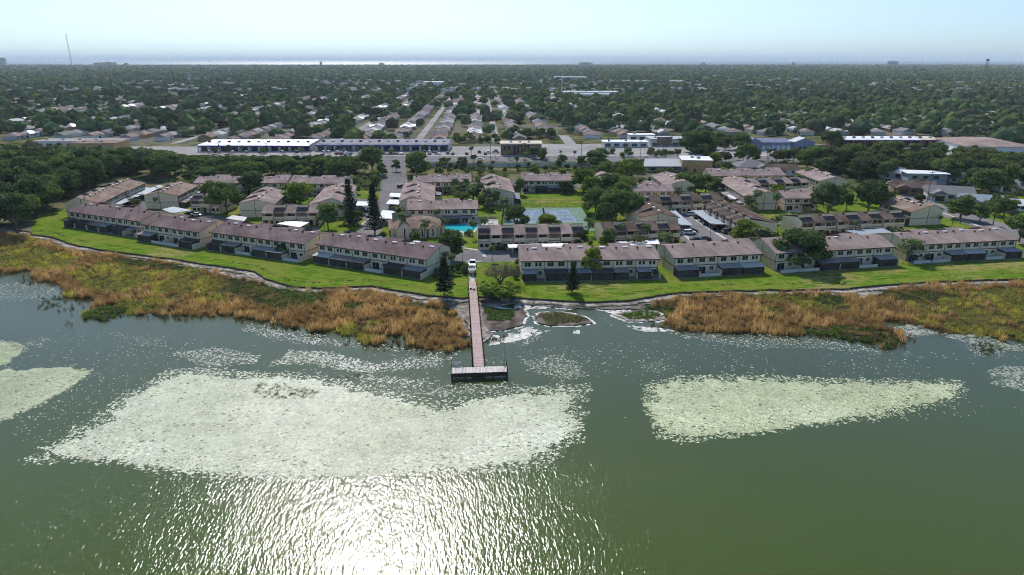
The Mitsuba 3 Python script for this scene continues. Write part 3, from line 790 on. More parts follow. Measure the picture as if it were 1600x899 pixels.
for k in range(13):
    for s in (-1, 1):
        x = 1.5 + k * (Ld - 3) / 12
        dk.part('piling', MB().beam((x, s * (HW + 0.22), -2), (x, s * (HW + 0.22), DZ + 0.28), 0.13, sides=8), 'm_pile')
# the end platform, 11 m across
PW, x0, x1 = 5.65, Ld - 0.1, Ld + 2.6
pf = MB(); y = -PW
while y < PW - 0.1:
    j = rr.uniform(-0.03, 0.03)
    pf.box(x0 + j, x1 + j, y, y + 0.25, DZ - 0.02, DZ + 0.04 + rr.uniform(0, 0.015)); y += 0.285
dk.part('platform_plank', pf, 'm_deck', kind='stuff')
jo = MB()
for x in (x0 + 0.1, (x0 + x1) / 2, x1 - 0.15): jo.box(x, x + 0.14, -PW, PW, DZ - 0.36, DZ - 0.03)
jo.box(x1 - 0.02, x1 + 0.06, -PW - 0.02, PW + 0.02, DZ - 0.85, DZ - 0.005); jo.box(x0, x1, -PW - 0.07, -PW - 0.005, DZ - 0.5, DZ - 0.005); jo.box(x0, x1, PW + 0.005, PW + 0.07, DZ - 0.5, DZ - 0.005)
dk.part('platform_joist', jo, 'm_pile')
for y in np.linspace(-PW + 0.15, PW - 0.15, 5):
    for x in (x0 + 0.3, x1 - 0.1):
        dk.part('piling', MB().beam((x, y, -2), (x, y, DZ - 0.05), 0.15, sides=8), 'm_pile')
br = MB()
for a, b in ((-2.6, 0.3), (3.4, -0.2), (-5.3, -3.2), (5.3, 2.6)):
    br.beam((x1 + 0.10, a, DZ - 0.45), (x1 + 0.10, b, 0.1), 0.05)
dk.part('cross_brace', br, 'm_timber')
for y, x in ((PW - 0.02, x1 - 0.05), (PW - 0.02, x0 + 0.05), (-PW + 0.02, x0 + 0.05), (-PW + 0.02, x1 - 0.05)):
    dk.part('corner_post', MB().beam((x, y, -2), (x, y, 2.5 if y > 0 else 2.3), 0.10, sides=6), 'm_timber')
fp = P(789, 575, 1.2)
pole = Thing('flag_pole', 'thin dark upright pole on the right corner of the dock platform', 'pole')
pole.part('pole', MB().beam((fp[0], fp[1], 0.2), (fp[0], fp[1], 6.6), 0.05, 0.03, 6), 'm_timber')
pole.part('bracket', MB().box(fp[0] - 0.12, fp[0] + 0.12, fp[1] - 0.12, fp[1] + 0.12, 1.0, 1.5), 'm_pile')


def bench(label, p, rz, col='m_offwhite'):
    t = Thing('bench', label, 'bench', at(p[0], p[1], p[2], rz))
    for k in range(3): t.part('seat_slat', MB().box(-0.85, 0.85, -0.22 + k * 0.16, -0.08 + k * 0.16, 0.42, 0.47), col)
    for k in range(2): t.part('back_slat', MB().box(-0.85, 0.85, 0.24, 0.29, 0.58 + k * 0.18, 0.72 + k * 0.18), col)
    for x in (-0.7, 0.7): t.part('leg', MB().box(x - 0.05, x + 0.05, -0.2, 0.29, 0, 0.42), 'm_timber')


bench('pale bench on the left end of the dock platform', P(714, 572.5, 1.41), ang + math.pi / 2)
bench('bench on the shore end of the dock, left of the pair', P(735.2, 451, 1.41), ang)
bench('bench on the shore end of the dock, right of the pair', P(740.6, 452, 1.41), ang + math.pi)
ap = Thing('dock_approach', 'narrow pale concrete walk leading from the truck to the dock', 'walkway', None)
ap.shape(drape(LineString([P(738.5, 443, 1.05)[:2], P(736, 424, 1.05)[:2], P(735, 408, 1.05)[:2]]).buffer(0.75, cap_style='flat'), 1.07, 0.1), 'm_concrete')

# ------------------------------------------------------------------ vehicles
def car_parts(kind):
    body, glass, trim, wheels = MB(), MB(), MB(), MB()
    if kind == 'sedan': Lv, Wv, belt, top, cab = 4.7, 1.8, 0.92, 1.44, (-1.55, -0.95, 0.75, 1.25)
    elif kind == 'suv': Lv, Wv, belt, top, cab = 4.8, 1.9, 1.08, 1.74, (-2.25, -2.0, 0.55, 1.15)
    else: Lv, Wv, belt, top, cab = 5.6, 1.95, 1.08, 1.86, (-0.75, -0.55, 0.85, 1.35)
    h = Lv / 2
    prof = [(-h, 0.35), (-h, belt - 0.12), (-h + 0.15, belt), (h - 1.0, belt), (h - 0.12, belt - 0.2), (h, belt - 0.38), (h, 0.35)]
    def ext(mb, pr, w0, w1):
        n = len(pr)
        v = [(x, -w0, z) for x, z in pr] + [(x, w1, z) for x, z in pr]
        f = [[i, (i + 1) % n, n + (i + 1) % n] for i in range(n)] + [[i, n + (i + 1) % n, n + i] for i in range(n)]
        f += [[0, i, i + 1] for i in range(1, n - 1)] + [[n, n + i + 1, n + i] for i in range(1, n - 1)]
        mb.add(v, f)
    ext(body, prof, Wv / 2, Wv / 2)
    a, b, c, d = cab
    y0, y1 = Wv / 2 - 0.06, Wv / 2 - 0.22
    v = [(a, -y0, belt), (d, -y0, belt), (d, y0, belt), (a, y0, belt), (b, -y1, top - 0.06), (c, -y1, top - 0.06), (c, y1, top - 0.06), (b, y1, top - 0.06)]
    glass.add(v, [[0, 1, 5, 4], [1, 2, 6, 5], [2, 3, 7, 6], [3, 0, 4, 7], [4, 5, 6, 7]])
    body.slab([(b - 0.04, -y1 - 0.03, top), (c + 0.04, -y1 - 0.03, top), (c + 0.04, y1 + 0.03, top), (b - 0.04, y1 + 0.03, top)], 0.08)
    for x in (a + (b - a) * 0.5, (b + c) / 2):
        body.beam((x if x < b else x, -y0 - 0.005, belt), (x if x < b else x, -y1 - 0.01, top - 0.04), 0.05); body.beam((x, y0 + 0.005, belt), (x, y1 + 0.01, top - 0.04), 0.05)
    if kind == 'pickup':
        body2 = MB(); body2.box(-h + 0.12, a - 0.1, -Wv / 2 + 0.12, Wv / 2 - 0.12, belt - 0.02, belt + 0.012); trim.v += body2.v; trim.f += body2.f; trim.n += body2.n
    wh = []
    for sx in (-1, 1):
        for sy in (-1, 1):
            m = MB(); m.beam((sx * (h - 0.92), sy * (Wv / 2 - 0.2), 0.33), (sx * (h - 0.92), sy * (Wv / 2 + 0.015), 0.33), 0.33, sides=10); wh.append(mikit.ply(m.mesh()))
    lights = MB()
    for sy in (-1, 1): lights.box(h - 0.04, h + 0.015, sy * (Wv / 2 - 0.3) - 0.2, sy * (Wv / 2 - 0.3) + 0.2, belt - 0.42, belt - 0.26)
    ex = mikit.ply(trim.mesh()) if trim.v else None
    return mikit.ply(body.mesh()), mikit.ply(glass.mesh()), wh, mikit.ply(lights.mesh()), ex


CARPARTS = {k: car_parts(k) for k in ('sedan', 'suv', 'pickup')}


def car(label, px, py, deg, kind, col, group='cars parked in the complex', world=None):
    p = P(px, py, 1.02) if world is None else world
    t = Thing('parked_car' if kind != 'pickup' else 'pickup_truck', label, 'car' if kind != 'pickup' else 'pickup truck', at(p[0], p[1], 1.02, math.radians(deg)), group)
    b, g, wh, li, ex = CARPARTS[kind]
    t.part('body', b, 'm_car_' + col.replace(' ', '_')); t.part('window', g, 'm_glass')
    for w in wh: t.part('wheel', w, 'm_tyre')
    t.part('headlight', li, 'm_white')
    if ex: t.part('cargo_bed', ex, 'm_screen')


car('white pickup truck with dark windscreen parked at the head of the dock', 738.5, 415, -88, 'pickup', 'white', None)
CARLIST = [(1068, 354, 5, 'suv', 'silver', 'silver car at the end of the blue left carport'), (1077, 366, 5, 'suv', 'white', 'white car in the middle of the row left of the right parking lot'),
           (1080, 362.5, 5, 'sedan', 'black', 'black car beside the white one in the right parking lot'), (1088, 376.5, 5, 'sedan', 'black', 'black car nearest the lakeside roof in the right parking lot'),
           (1101, 375, 5, 'sedan', 'dark grey', 'dark grey car second from the lakeside roof in the right parking lot'), (1082, 337, 8, 'suv', 'white', 'white van at the far end of the long pale blue carport'),
           (1092, 342, 8, 'sedan', 'black', 'far dark car under the long pale blue carport'), (1100, 347, 8, 'sedan', 'silver', 'silver car under the long pale blue carport'), (1107, 352, 8, 'suv', 'dark grey', 'grey car under the near end of the long pale blue carport'),
           (1121, 358.5, 8, 'suv', 'black', 'black car just past the near end of the long pale blue carport'), (1138, 364.5, 8, 'suv', 'dark grey', 'dark car alone right of the long pale blue carport'),
           (628, 293.5, 0, 'suv', 'black', 'black car parked on the right of the entrance road'), (601, 276, -88, 'sedan', 'silver', 'car driving on the entrance road by the planted island'),
           (563, 327, 0, 'suv', 'silver', 'silver car in front of the carport between the pines'), (568, 331, 0, 'sedan', 'black', 'black car in front of the carport between the pines'),
           (612, 347, 0, 'suv', 'white', 'white car below the nearest entrance road carport'), (606, 345, 0, 'sedan', 'dark grey', 'grey car below the nearest entrance road carport'),
           (616, 323.5, 0, 'sedan', 'black', 'black car under the middle entrance road carport'), (619, 313, 0, 'sedan', 'black', 'black car under the farthest entrance road carport'),
           (548, 368, 25, 'suv', 'dark grey', 'dark grey car on the lane below the tallest pine'), (308, 337.5, -12, 'sedan', 'silver', 'silver car behind the second lakeside row'), (298, 336, -12, 'sedan', 'black', 'black car behind the second lakeside row'),
           (594, 378, -14, 'suv', 'white', 'white car behind the row left of the dock'), (606, 380, -14, 'sedan', 'black', 'black car behind the row left of the dock, left of centre'), (640, 384, -14, 'sedan', 'dark blue', 'dark blue car behind the row left of the dock'),
           (655, 385.5, -14, 'suv', 'silver', 'silver car behind the row left of the dock'), (232, 312, 40, 'suv', 'black', 'black car beside the middle left carport'), (212, 316, 40, 'sedan', 'dark grey', 'dark car between the two left carports'), (226, 308, 40, 'sedan', 'black', 'black car under the middle left carport'),
           (242, 297.5, 40, 'sedan', 'white', 'white car at the back of the left parking court'), (1302, 369, 10, 'pickup', 'red', 'red pickup truck at the left end of the right-hand carport'), (1310, 367, 10, 'sedan', 'white', 'white car left of the right-hand carport'),
           (1335, 366, 10, 'sedan', 'black', 'black car under the left end of the right-hand carport'), (1352, 366.3, 10, 'sedan', 'black', 'black car under the middle of the right-hand carport'), (1370, 366, 10, 'suv', 'dark grey', 'dark car under the right end of the right-hand carport'),
           (815, 392, -5, 'sedan', 'black', 'black car under the left part of the long white carport'), (840, 391, -5, 'suv', 'dark blue', 'dark blue car under the middle of the long white carport'), (868, 391, -5, 'sedan', 'black', 'black car under the right part of the long white carport'),
           (1000, 387, -5, 'sedan', 'black', 'black car under the white carport next to the parking lot'), (980, 388, -5, 'suv', 'dark grey', 'dark grey car under the white carport next to the parking lot'),
           (448, 356, -10, 'sedan', 'black', 'black car under the white flat carport at left'), (372, 347.5, -10, 'sedan', 'black', 'dark car under the grey carport with dark panels'),
           (1393, 289.5, -15, 'suv', 'white', 'white car on the driveway beside the far right road'), (1410, 290.5, -15, 'sedan', 'black', 'black car on the driveway beside the far right road'), (1398, 286, -15, 'sedan', 'dark grey', 'dark grey car nearest the brown roofed house at far right'),
           (1431, 297, -15, 'sedan', 'black', 'black car alone on the sandy verge at far right'), (1450, 304, -15, 'pickup', 'white', 'white pickup truck by the far right road'), (1475, 309, -15, 'suv', 'dark blue', 'dark car below the grey roofed house at far right'),
           (1222, 352, 10, 'sedan', 'silver', 'silver car left of the dark brown entrance row')]
for px, py, dg, kd, cl, lb in CARLIST: car(lb, px, py, dg, kd, cl)
rr = random.Random(9)
for k, (px, py) in enumerate([(397, 235.5), (453, 235.5), (470, 236), (527, 236), (535, 236), (545, 236), (617, 234), (622, 232.5), (628, 234), (633, 234.5), (658, 235), (611, 241), (618, 241.5), (626, 241.5), (672, 240), (682, 241), (504, 244), (835, 247.5), (908, 250),
                              (1210, 236), (1232, 236.5), (1340, 234), (1362, 234.5), (1388, 237), (1392, 234), (1448, 227), (1420, 235), (1460, 234), (1523, 238), (1585, 230), (1577, 229), (1595, 231), (1440, 236), (1105, 250), (1010, 247), (700, 240), (330, 236), (420, 235.7), (1180, 238), (1260, 239)]):
    car('parked car close to the shop fronts along the main street', px, py, rr.choice([90, 90, 90, 0]) + rr.uniform(-6, 6), rr.choice(['sedan', 'suv']), rr.choice(['white', 'silver', 'black', 'dark grey', 'dark blue', 'black']), 'cars parked along the main street shops')
rr = random.Random(31)
for row_y, xs_, ang_ in ((468.5, np.arange(-205, 0, 3.1), 90), (460.0, np.arange(-120, -10, 3.1), 90), (463.0, np.arange(64, 150, 3.1), 90), (470.0, np.arange(168, 212, 3.1), 90), (486.0, np.arange(235, 305, 3.1), 90), (474.0, np.arange(240, 300, 3.1), 90)):
    for x_ in xs_:
        if rr.random() < 0.34: car('parked car in the lots of the main street shops', 0, 0, ang_ + rr.uniform(-4, 4), rr.choice(['sedan', 'suv', 'sedan', 'pickup']) if False else rr.choice(['sedan', 'suv']), rr.choice(['white', 'silver', 'black', 'dark grey', 'dark blue', 'white', 'red']), 'cars parked along the main street shops', world=(x_, row_y + rr.uniform(-0.3, 0.3), 1.02))
for x_, y_, a_ in ((-160, 434, 0), (-60, 446, 180), (20, 434, 0), (74, 446, 180), (130, 433, 0), (210, 446, 180), (250, 434, 0), (-20, 433, 0)):
    car('car driving along the main street', 0, 0, a_, rr.choice(['sedan', 'suv']), rr.choice(['white', 'silver', 'black', 'dark blue']), 'cars driving along the main street', world=(x_, y_, 1.02))
# the white boat on its trailer in front of the truck
bp = P(737.5, 428, 1.05)
bt = Thing('boat', 'small white open boat with dark seats on a trailer at the head of the dock', 'boat', at(bp[0], bp[1], 1.05, math.radians(-88)))
secs = []
for k in range(9):
    f = k / 8; x = -2.3 + 4.8 * f
    wdt = 1.0 * (1 - max(0, (f - 0.45) / 0.55) ** 2.2) + 0.03
    secs.append([(x, -wdt, 1.35 + 0.25 * f * f), (x, -wdt * 0.72, 0.70 + 0.2 * f ** 3), (x, 0, 0.55 + 0.35 * f ** 3), (x, wdt * 0.72, 0.70 + 0.2 * f ** 3), (x, wdt, 1.35 + 0.25 * f * f)])
hv = np.array(secs).reshape(-1, 3); hf = [[a * 5 + b, a * 5 + b + 1, a * 5 + b + 6, a * 5 + b + 5] for a in range(8) for b in range(4)] + [[0, 1, 2, 2], [0, 2, 3, 4]]
bt.part('hull', MB().add(hv, hf), 'm_white')
rm = MB()
for a in range(8):
    for c in (0, 4): rm.beam(secs[a][c], secs[a + 1][c], 0.11)
bt.part('gunwale', rm, 'm_white')
bt.part('deck', MB().add([(s[0][0], s[0][1] * 0.9, 1.0) for s in secs[:8]] + [(s[4][0], s[4][1] * 0.9, 1.0) for s in secs[:8]], [[i, i + 1, i + 9, i + 8] for i in range(7)]), 'm_screen')
for x in (-1.2, 0.1): bt.part('seat', MB().box(x - 0.3, x + 0.3, -0.75, 0.75, 1.05, 1.3), 'm_offwhite')
bt.part('outboard_motor', MB().box(-2.75, -2.35, -0.22, 0.22, 0.7, 1.7), 'm_screen')
tl = Thing('boat_trailer', 'dark trailer carrying the small white boat', 'trailer', at(bp[0], bp[1], 1.05, math.radians(-88)))
tl.part('frame', MB().beam((-2.2, -0.7, 0.5), (2.0, 0, 0.5), 0.06).beam((-2.2, 0.7, 0.5), (2.0, 0, 0.5), 0.06).beam((2.0, 0, 0.5), (3.2, 0, 0.45), 0.06).beam((-1, -0.95, 0.4), (-1, 0.95, 0.4), 0.06), 'm_screen')
for s in (-1, 1): tl.part('wheel', MB().beam((-1, s * 1.0, 0.33), (-1, s * 1.2, 0.33), 0.33, sides=10), 'm_tyre')

# ================================================================== SHOPS, SIGNS, LARGER BUILDINGS
def shop_row(name, label, x0, x1, y, depth, h, bays, fascia, roofm, wallm='m_offwhite', cat='shop building', units=True, arcade=True, fasc_list=None, rz=0.0):
    t = Thing(name, label, cat, at(x0, y, 1.0, rz))
    L = x1 - x0
    t.part('wall', MB().box(0, L, 2.6, depth, -0.1, h - 0.5), wallm)
    r = MB().slab([(-0.2, 2.2, h - 0.45), (L + 0.2, 2.2, h - 0.45), (L + 0.2, depth + 0.2, h + 0.35), (-0.2, depth + 0.2, h + 0.35)], 0.2)
    r.slab([(-0.2, -0.1, h - 0.85), (L + 0.2, -0.1, h - 0.85), (L + 0.2, 2.19, h - 0.2), (-0.2, 2.19, h - 0.2)], 0.2)
    t.part('roof', r, roofm)
    B = L / bays
    for k in range(bays):
        fc = fascia if fasc_list is None else fasc_list[k % len(fasc_list)]
        t.part('fascia', MB().box(k * B, (k + 1) * B, -0.15, 0.05, h - 1.75, h - 1.03), fc)
        t.part('shop_window', MB().box(k * B + 0.9, (k + 1) * B - 0.6, 2.5, 2.57, 0.15, h - 2.0), 'm_navy' if (k % 3) else 'm_glass')
        if arcade: t.part('column', MB().box(k * B - 0.45, k * B + 0.45, -0.1, 0.5, 0, h - 1.75), wallm)
    t.part('pavement', MB().box(0, L, -0.8, 2.5, -0.05, 0.12), 'm_concrete')
    if units:
        for k in range(bays):
            u = MB(); u.box(-0.9, 0.9, -0.7, 0.7, 0, 1.0)
            t.part('roof_unit', u, 'm_metal_grey' if k % 2 else 'm_trim', local=at((k + 0.4) * B, depth * 0.5, h - 0.1))
    return t


shop_row('plaza', 'long white flat-roofed plaza with a blue fascia along the main street', -215, -139, 474, 26, 5.2, 11, 'm_blue', 'm_metal_white')
shop_row('plaza', 'long grey-roofed plaza with dark rooftop units right of the white plaza', -135.5, -44, 477, 26, 5.2, 14, 'm_blue', 'm_plaza_grey')
shop_row('plaza', 'dark red strip of shops with a white roof edge at far right', 232, 293, 498, 14, 6.3, 9, 'm_red', 'm_metal_white', 'm_red', fasc_list=['m_red', 'm_red', 'm_red', 'm_red', 'm_red', 'm_purple', 'm_purple', 'm_purple', 'm_purple'])
shop_row('plaza', 'lighter brick-red shop adjoining the dark red strip', 293.5, 308, 498, 14, 6.3, 2, 'm_red', 'm_creamroof', 'm_brick')
# slate blue building with gables
t = Thing('blue_building', 'slate blue showroom with gabled ends and white doors left of the round tree', 'building', at(164, 484, 1.0, 0.02))
t.part('wall', MB().box(0, 47, 0, 18, -0.1, 5.4), 'm_slate')
t.part('gable', MB().prism([(0, 0), (0.3, 0), (0.3, 1)], 0, .01), 'm_slate') if False else None
r = MB().slab([(-0.4, -0.6, 5.3), (30, -0.6, 5.3), (30, 9, 7.3), (-0.4, 9, 7.3)], 0.2).slab([(-0.4, 9.01, 7.3), (30, 9.01, 7.3), (30, 18.5, 5.3), (-0.4, 18.5, 5.3)], 0.2)
t.part('roof', r, 'm_slate')
for gx, gw in ((5, 10), (40, 15)):
    g = MB().add([(gx - gw / 2, -1.2, 0), (gx + gw / 2, -1.2, 0), (gx + gw / 2, -1.2, 5.6), (gx, -1.2, 8.2), (gx - gw / 2, -1.2, 5.6), (gx - gw / 2, 9, 0), (gx + gw / 2, 9, 0), (gx + gw / 2, 9, 5.6), (gx, 9, 8.2), (gx - gw / 2, 9, 5.6)],
                 [[0, 1, 2, 4], [2, 3, 4, 4], [0, 4, 9, 5], [1, 6, 7, 2]])
    k = t.part('gable', g, 'm_slate')
    q = [(gx - gw / 2 - 0.3, -1.5, 5.5), (gx, -1.5, 8.4), (gx, 9.2, 8.4), (gx - gw / 2 - 0.3, 9.2, 5.5)]
    q2 = [(gx, -1.5, 8.4), (gx + gw / 2 + 0.3, -1.5, 5.5), (gx + gw / 2 + 0.3, 9.2, 5.5), (gx, 9.2, 8.4)]
    t.part('gable_roof', MB().slab(q, 0.2).slab(q2, 0.2), 'm_metal_blue' if gx > 20 else 'm_slate', parent=k)
for x in (12, 15.5, 19, 22.5, 26, 29.5): t.part('door', MB().box(x - 1.2, x + 1.2, -0.06, 0.01, 0, 2.9), 'm_white')
for x in (37, 41, 45): t.part('window', MB().box(x - 1.3, x + 1.3, -1.28, -1.19, 0.3, 2.6), 'm_glass')
# brown brick office, two storeys
t = Thing('office_building', 'brown brick two-storey office with tall dark windows and a cream flat roof', 'office building', at(-7.5, 449 + 7, 1.0))
t.part('wall', MB().box(0, 27, 0, 16, -0.1, 7.2), 'm_brick')
t.part('roof', MB().box(-0.5, 27.5, -0.5, 16.5, 7.2, 7.75), 'm_creamroof')
for k in range(6): t.part('window', MB().box(8.6 + k * 2.3, 9.9 + k * 2.3, -0.06, 0.02, 0.5, 6.6), 'm_glass')
for k in range(2): t.part('window', MB().box(2 + k * 2.8, 3.4 + k * 2.8, -0.06, 0.02, 3.6, 6.0), 'm_glass')
for k in range(3): t.part('roof_unit', MB().box(6 + k * 6, 7.6 + k * 6, 6, 8, 7.76, 8.7), 'm_metal_grey')
# orange box
q = P(1072, 270, 1.0)
t = Thing('orange_building', 'square tan-orange building with a bright white flat roof', 'building', at(q[0], q[1], 1.0, -0.12))
t.part('wall', MB().box(-2.5, 14, 0, 17, -0.1, 6.8), 'm_tan')
t.part('roof', MB().box(-2.8, 14.3, -0.3, 17.3, 6.8, 7.1), 'm_metal_white')
for x, y in ((3, 9), (6, 6), (7, 11)): t.part('roof_unit', MB().box(x, x + 1.8, y, y + 1.4, 7.11, 8.0), 'm_metal_grey')
t.part('door', MB().box(4, 5.2, -0.05, 0.01, 0, 2.2), 'm_trim')
# grey-blue roofed hall
q = P(1008, 269, 1.0)
t = Thing('hall', 'low hall with a broad grey-blue sloping roof left of the orange building', 'building', at(q[0], q[1], 1.0, 0.0))
t.part('wall', MB().box(0, 27, 1, 24, -0.1, 3.2), 'm_slate')
t.part('roof', MB().slab([(-1, 0, 3.2), (28, 0, 3.2), (22, 14, 5.6), (2, 14, 5.6)], 0.25).slab([(2, 14.01, 5.6), (22, 14.01, 5.6), (28, 25, 3.2), (-1, 25, 3.2)], 0.25), 'm_metal_grey')
for k in range(4): t.part('window', MB().box(3 + k * 6, 6 + k * 6, 0.95, 1.01, 0.9, 2.4), 'm_glass')
# brown hip-roofed store at the far right
q = P(1516, 243, 1.0)
t = Thing('brown_roofed_store', 'large white-walled store under a wide red-brown hipped roof at far right', 'building', at(q[0] - 4, q[1], 1.0, -0.15))
t.part('wall', MB().box(0, 42, 0, 50, -0.1, 6.0), 'm_white')
t.part('roof', MB().add([(-1, -1, 6), (43, -1, 6), (43, 51, 6), (-1, 51, 6), (14, 16, 8.6), (28, 16, 8.6), (28, 36, 8.6), (14, 36, 8.6)], [[0, 1, 5, 4], [1, 2, 6, 5], [2, 3, 7, 6], [3, 0, 4, 7], [4, 5, 6, 7]]), 'm_roof_mid')
for k in range(5): t.part('window', MB().box(4 + k * 7.5, 8 + k * 7.5, -0.06, 0.01, 0.6, 3.0), 'm_glass')
# low shops between the cross street and the orange building
def block(name, label, x0, x1, y0, y1, h, wallm, roofm, cat='building', win=0):
    t = Thing(name, label, cat, at(x0, y0, 1.0))
    t.part('wall', MB().box(0, x1 - x0, 0, y1 - y0, -0.1, h), wallm)
    rm = MB().box(-0.4, x1 - x0 + 0.4, -0.4, y1 - y0 + 0.4, h, h + 0.35)
    t.part('roof', rm, roofm)
    for k in range(win):
        w = (x1 - x0) / win; t.part('window', MB().box((k + .2) * w, (k + .8) * w, -0.06, 0.01, 0.6, min(h - 0.8, 2.6)), 'm_glass')
    if x1 - x0 > 9:
        for k in range(max(1, int((x1 - x0) / 14))):
            t.part('roof_unit', MB().box(4 + k * 12, 5.6 + k * 12, (y1 - y0) * .4, (y1 - y0) * .4 + 1.5, h + 0.36, h + 1.3), 'm_metal_grey')
    return t
block('shop', 'long low white shop behind the planted kerb right of the cross street', 66, 98, 500, 512, 3.6, 'm_white', 'm_metal_white', 'shop', 5)
block('shop', 'grey flat-roofed shop behind the tan billboard', 101, 130, 505, 525, 5.0, 'm_offwhite', 'm_metal_grey', 'shop', 4)
block('shop', 'small shop with a bright white roof behind the low white shop', 92, 112, 545, 556, 4.0, 'm_white', 'm_metal_white', 'shop', 3)
block('school', 'wide white flat-roofed school in the distance left of the tall mast', 90, 185, 1235, 1262, 7, 'm_offwhite', 'm_metal_white', 'school', 10)
block('school', 'second pale wing in front of the distant white school', 66, 185, 1180, 1200, 6, 'm_white', 'm_metal_white', 'school', 10)
block('warehouse', 'distant white two-storey block behind the school', 120, 210, 2010, 2050, 14, 'm_offwhite', 'm_metal_white', 'building', 8)
block('warehouse', 'long distant cream block right of the tall mast', 290, 470, 1800, 1830, 9, 'm_creamroof', 'm_metal_white', 'building', 10)
block('warehouse', 'bright white flat roof at the top of the far street', -205, -160, 1640, 1680, 11, 'm_white', 'm_metal_white', 'building', 5)
block('grocery', 'low plaza with a pale roof at the left edge behind the trees', -345, -285, 500, 518, 4.0, 'm_offwhite', 'm_shgrey2', 'shop building', 8)
block('bank', 'tan hipped building behind the left trees, left of the white plaza', -300, -270, 470, 490, 6.0, 'm_tan', 'm_roof_tan', 'building', 4)
bb = Thing('billboard', 'tan back of a billboard on a post at the main street', 'billboard', at(105, 478, 1.0))
bb.part('panel', MB().box(-5.2, 5.2, -0.25, 0.25, 4.2, 9.6), 'm_roof_tan'); bb.part('post', MB().beam((0, 0.5, 0), (0, 0.5, 9.0), 0.25, sides=8), 'm_trim')
bb.part('catwalk', MB().box(-5.2, 5.2, -0.9, -0.3, 4.0, 4.12), 'm_trim')
# long pale wall along the main street with a clipped hedge in sections
wl_ = Thing('boundary_wall', 'long pale boundary wall along the near side of the main street', 'wall')
for k in range(14):
    x = -62 + k * 11.2
    wl_.part('panel', MB().box(x, x + 10.9, 405.0, 405.25, 0.9, 3.3), 'm_offwhite'); wl_.part('pier', MB().box(x + 10.9, x + 11.2, 404.9, 405.35, 0.9, 3.5), 'm_concrete')
# fence of the tennis courts
fn = Thing('tennis_fence', 'tall dark green chain-link fence round the tennis court', 'fence')
cc = [P(*q)[:2] for q in ((787.5, 324.2), (909, 323.6), (933, 361.6), (783, 362.4))]
for a, b in zip(cc, cc[1:] + cc[:1]):
    n = int(np.linalg.norm(b - a) / 3.0)
    for k in range(n):
        p = a + (b - a) * k / n
        fn.part('post', MB().beam((*p, 1.0), (*p, 4.0), 0.05), 'm_mesh_green')
    net = MB()
    for z in (1.1, 2.5, 4.0): net.beam((*a, z), (*b, z), 0.03)
    m = int(np.linalg.norm(b - a) / 0.55)
    for k in range(m):
        p, q = a + (b - a) * k / m, a + (b - a) * min(1, (k + 3) / m)
        net.beam((*p, 1.05), (*q, 3.98), 0.011, sides=3); net.beam((*q, 1.05), (*p, 3.98), 0.011, sides=3)
    fn.part('chain_link', net, 'm_mesh_green', kind='stuff')
# pool furniture and fence
pf_ = Thing('pool_fence', 'pale low fence at the back of the pool deck', 'fence')
a, b = P(693, 343.6)[:2], P(777, 344)[:2]
for k in range(23):
    p = a + (b - a) * k / 22
    pf_.part('post', MB().beam((*p, 1.0), (*p, 2.75), 0.05), 'm_offwhite')
nn = MB()
for z in (1.25, 2.7): nn.beam((*a, z), (*b, z), 0.04)
for k in range(170):
    p = a + (b - a) * k / 170; nn.beam((*p, 1.25), (*p, 2.7), 0.018, sides=3)
pf_.part('railing', nn, 'm_offwhite', kind='stuff')
for k, px in enumerate([701, 707, 714, 719, 725.5, 732, 739, 745.5, 752, 764, 769]):
    p = P(px, 348.3 + 0.3 * (k % 2), 1.12)
    t = Thing('sun_lounger', 'white sun lounger in the row at the back of the pool', 'sun lounger', at(p[0], p[1], 1.12, math.radians(88 + 5 * math.sin(k * 3))), 'white sun loungers along the pool')
    t.part('seat', MB().box(-0.95, 0.35, -0.33, 0.33, 0.28, 0.36), 'm_white')
    t.part('backrest', MB().slab([(0.36, -0.33, 0.36), (1.0, -0.33, 0.85), (1.0, 0.33, 0.85), (0.36, 0.33, 0.36)], 0.07), 'm_white')
    for x in (-0.85, 0.25):
        for y in (-0.3, 0.3): t.part('leg', MB().box(x - 0.03, x + 0.03, y - 0.03, y + 0.03, 0, 0.28), 'm_white')
# white furniture on the end patio by the dock
for lab, px, py, rz in (('white patio table on the end patio left of the dock', 645, 428, 0.2),):
    p = P(px, py, 1.06)
    t = Thing('patio_table', lab, 'table', at(p[0], p[1], 1.07, rz))
    t.part('top', MB().box(-1.3, 1.3, -0.5, 0.5, 0.7, 0.77), 'm_white')
    for x in (-1.15, 1.15):
        for y in (-0.4, 0.4): t.part('leg', MB().box(x - 0.05, x + 0.05, y - 0.05, y + 0.05, 0, 0.7), 'm_white')
rr = random.Random(3)
for k, (px, py) in enumerate([(636, 427), (641, 431), (650, 431), (656, 429), (648, 425), (652, 424), (931, 428), (936, 430), (944, 429), (952, 430.5), (965, 429), (980, 428), (992, 429), (1008, 428.5), (1018, 428), (1175, 419), (1290, 413), (1297, 413.5), (1372, 410), (1446, 405), (1500, 404), (1552, 401), (205, 362), (212, 364), (216, 365), (293, 378), (418, 398), (600, 420), (873, 432), (885, 431), (1120, 424)]):
    p = P(px, py, 1.06)
    t = Thing('patio_chair', 'small pale patio chair behind a lakeside townhouse', 'chair', at(p[0], p[1], 1.06, rr.uniform(0, 6.28), 1.15), 'patio chairs behind the lakeside townhouses')
    t.part('seat', MB().box(-0.28, 0.28, -0.26, 0.26, 0.38, 0.45), 'm_white'); t.part('backrest', MB().box(-0.28, 0.28, 0.22, 0.28, 0.45, 0.95), 'm_white')
    for x in (-0.24, 0.24):
        for y in (-0.22, 0.22): t.part('leg', MB().box(x - 0.025, x + 0.025, y - 0.025, y + 0.025, 0, 0.38), 'm_white')
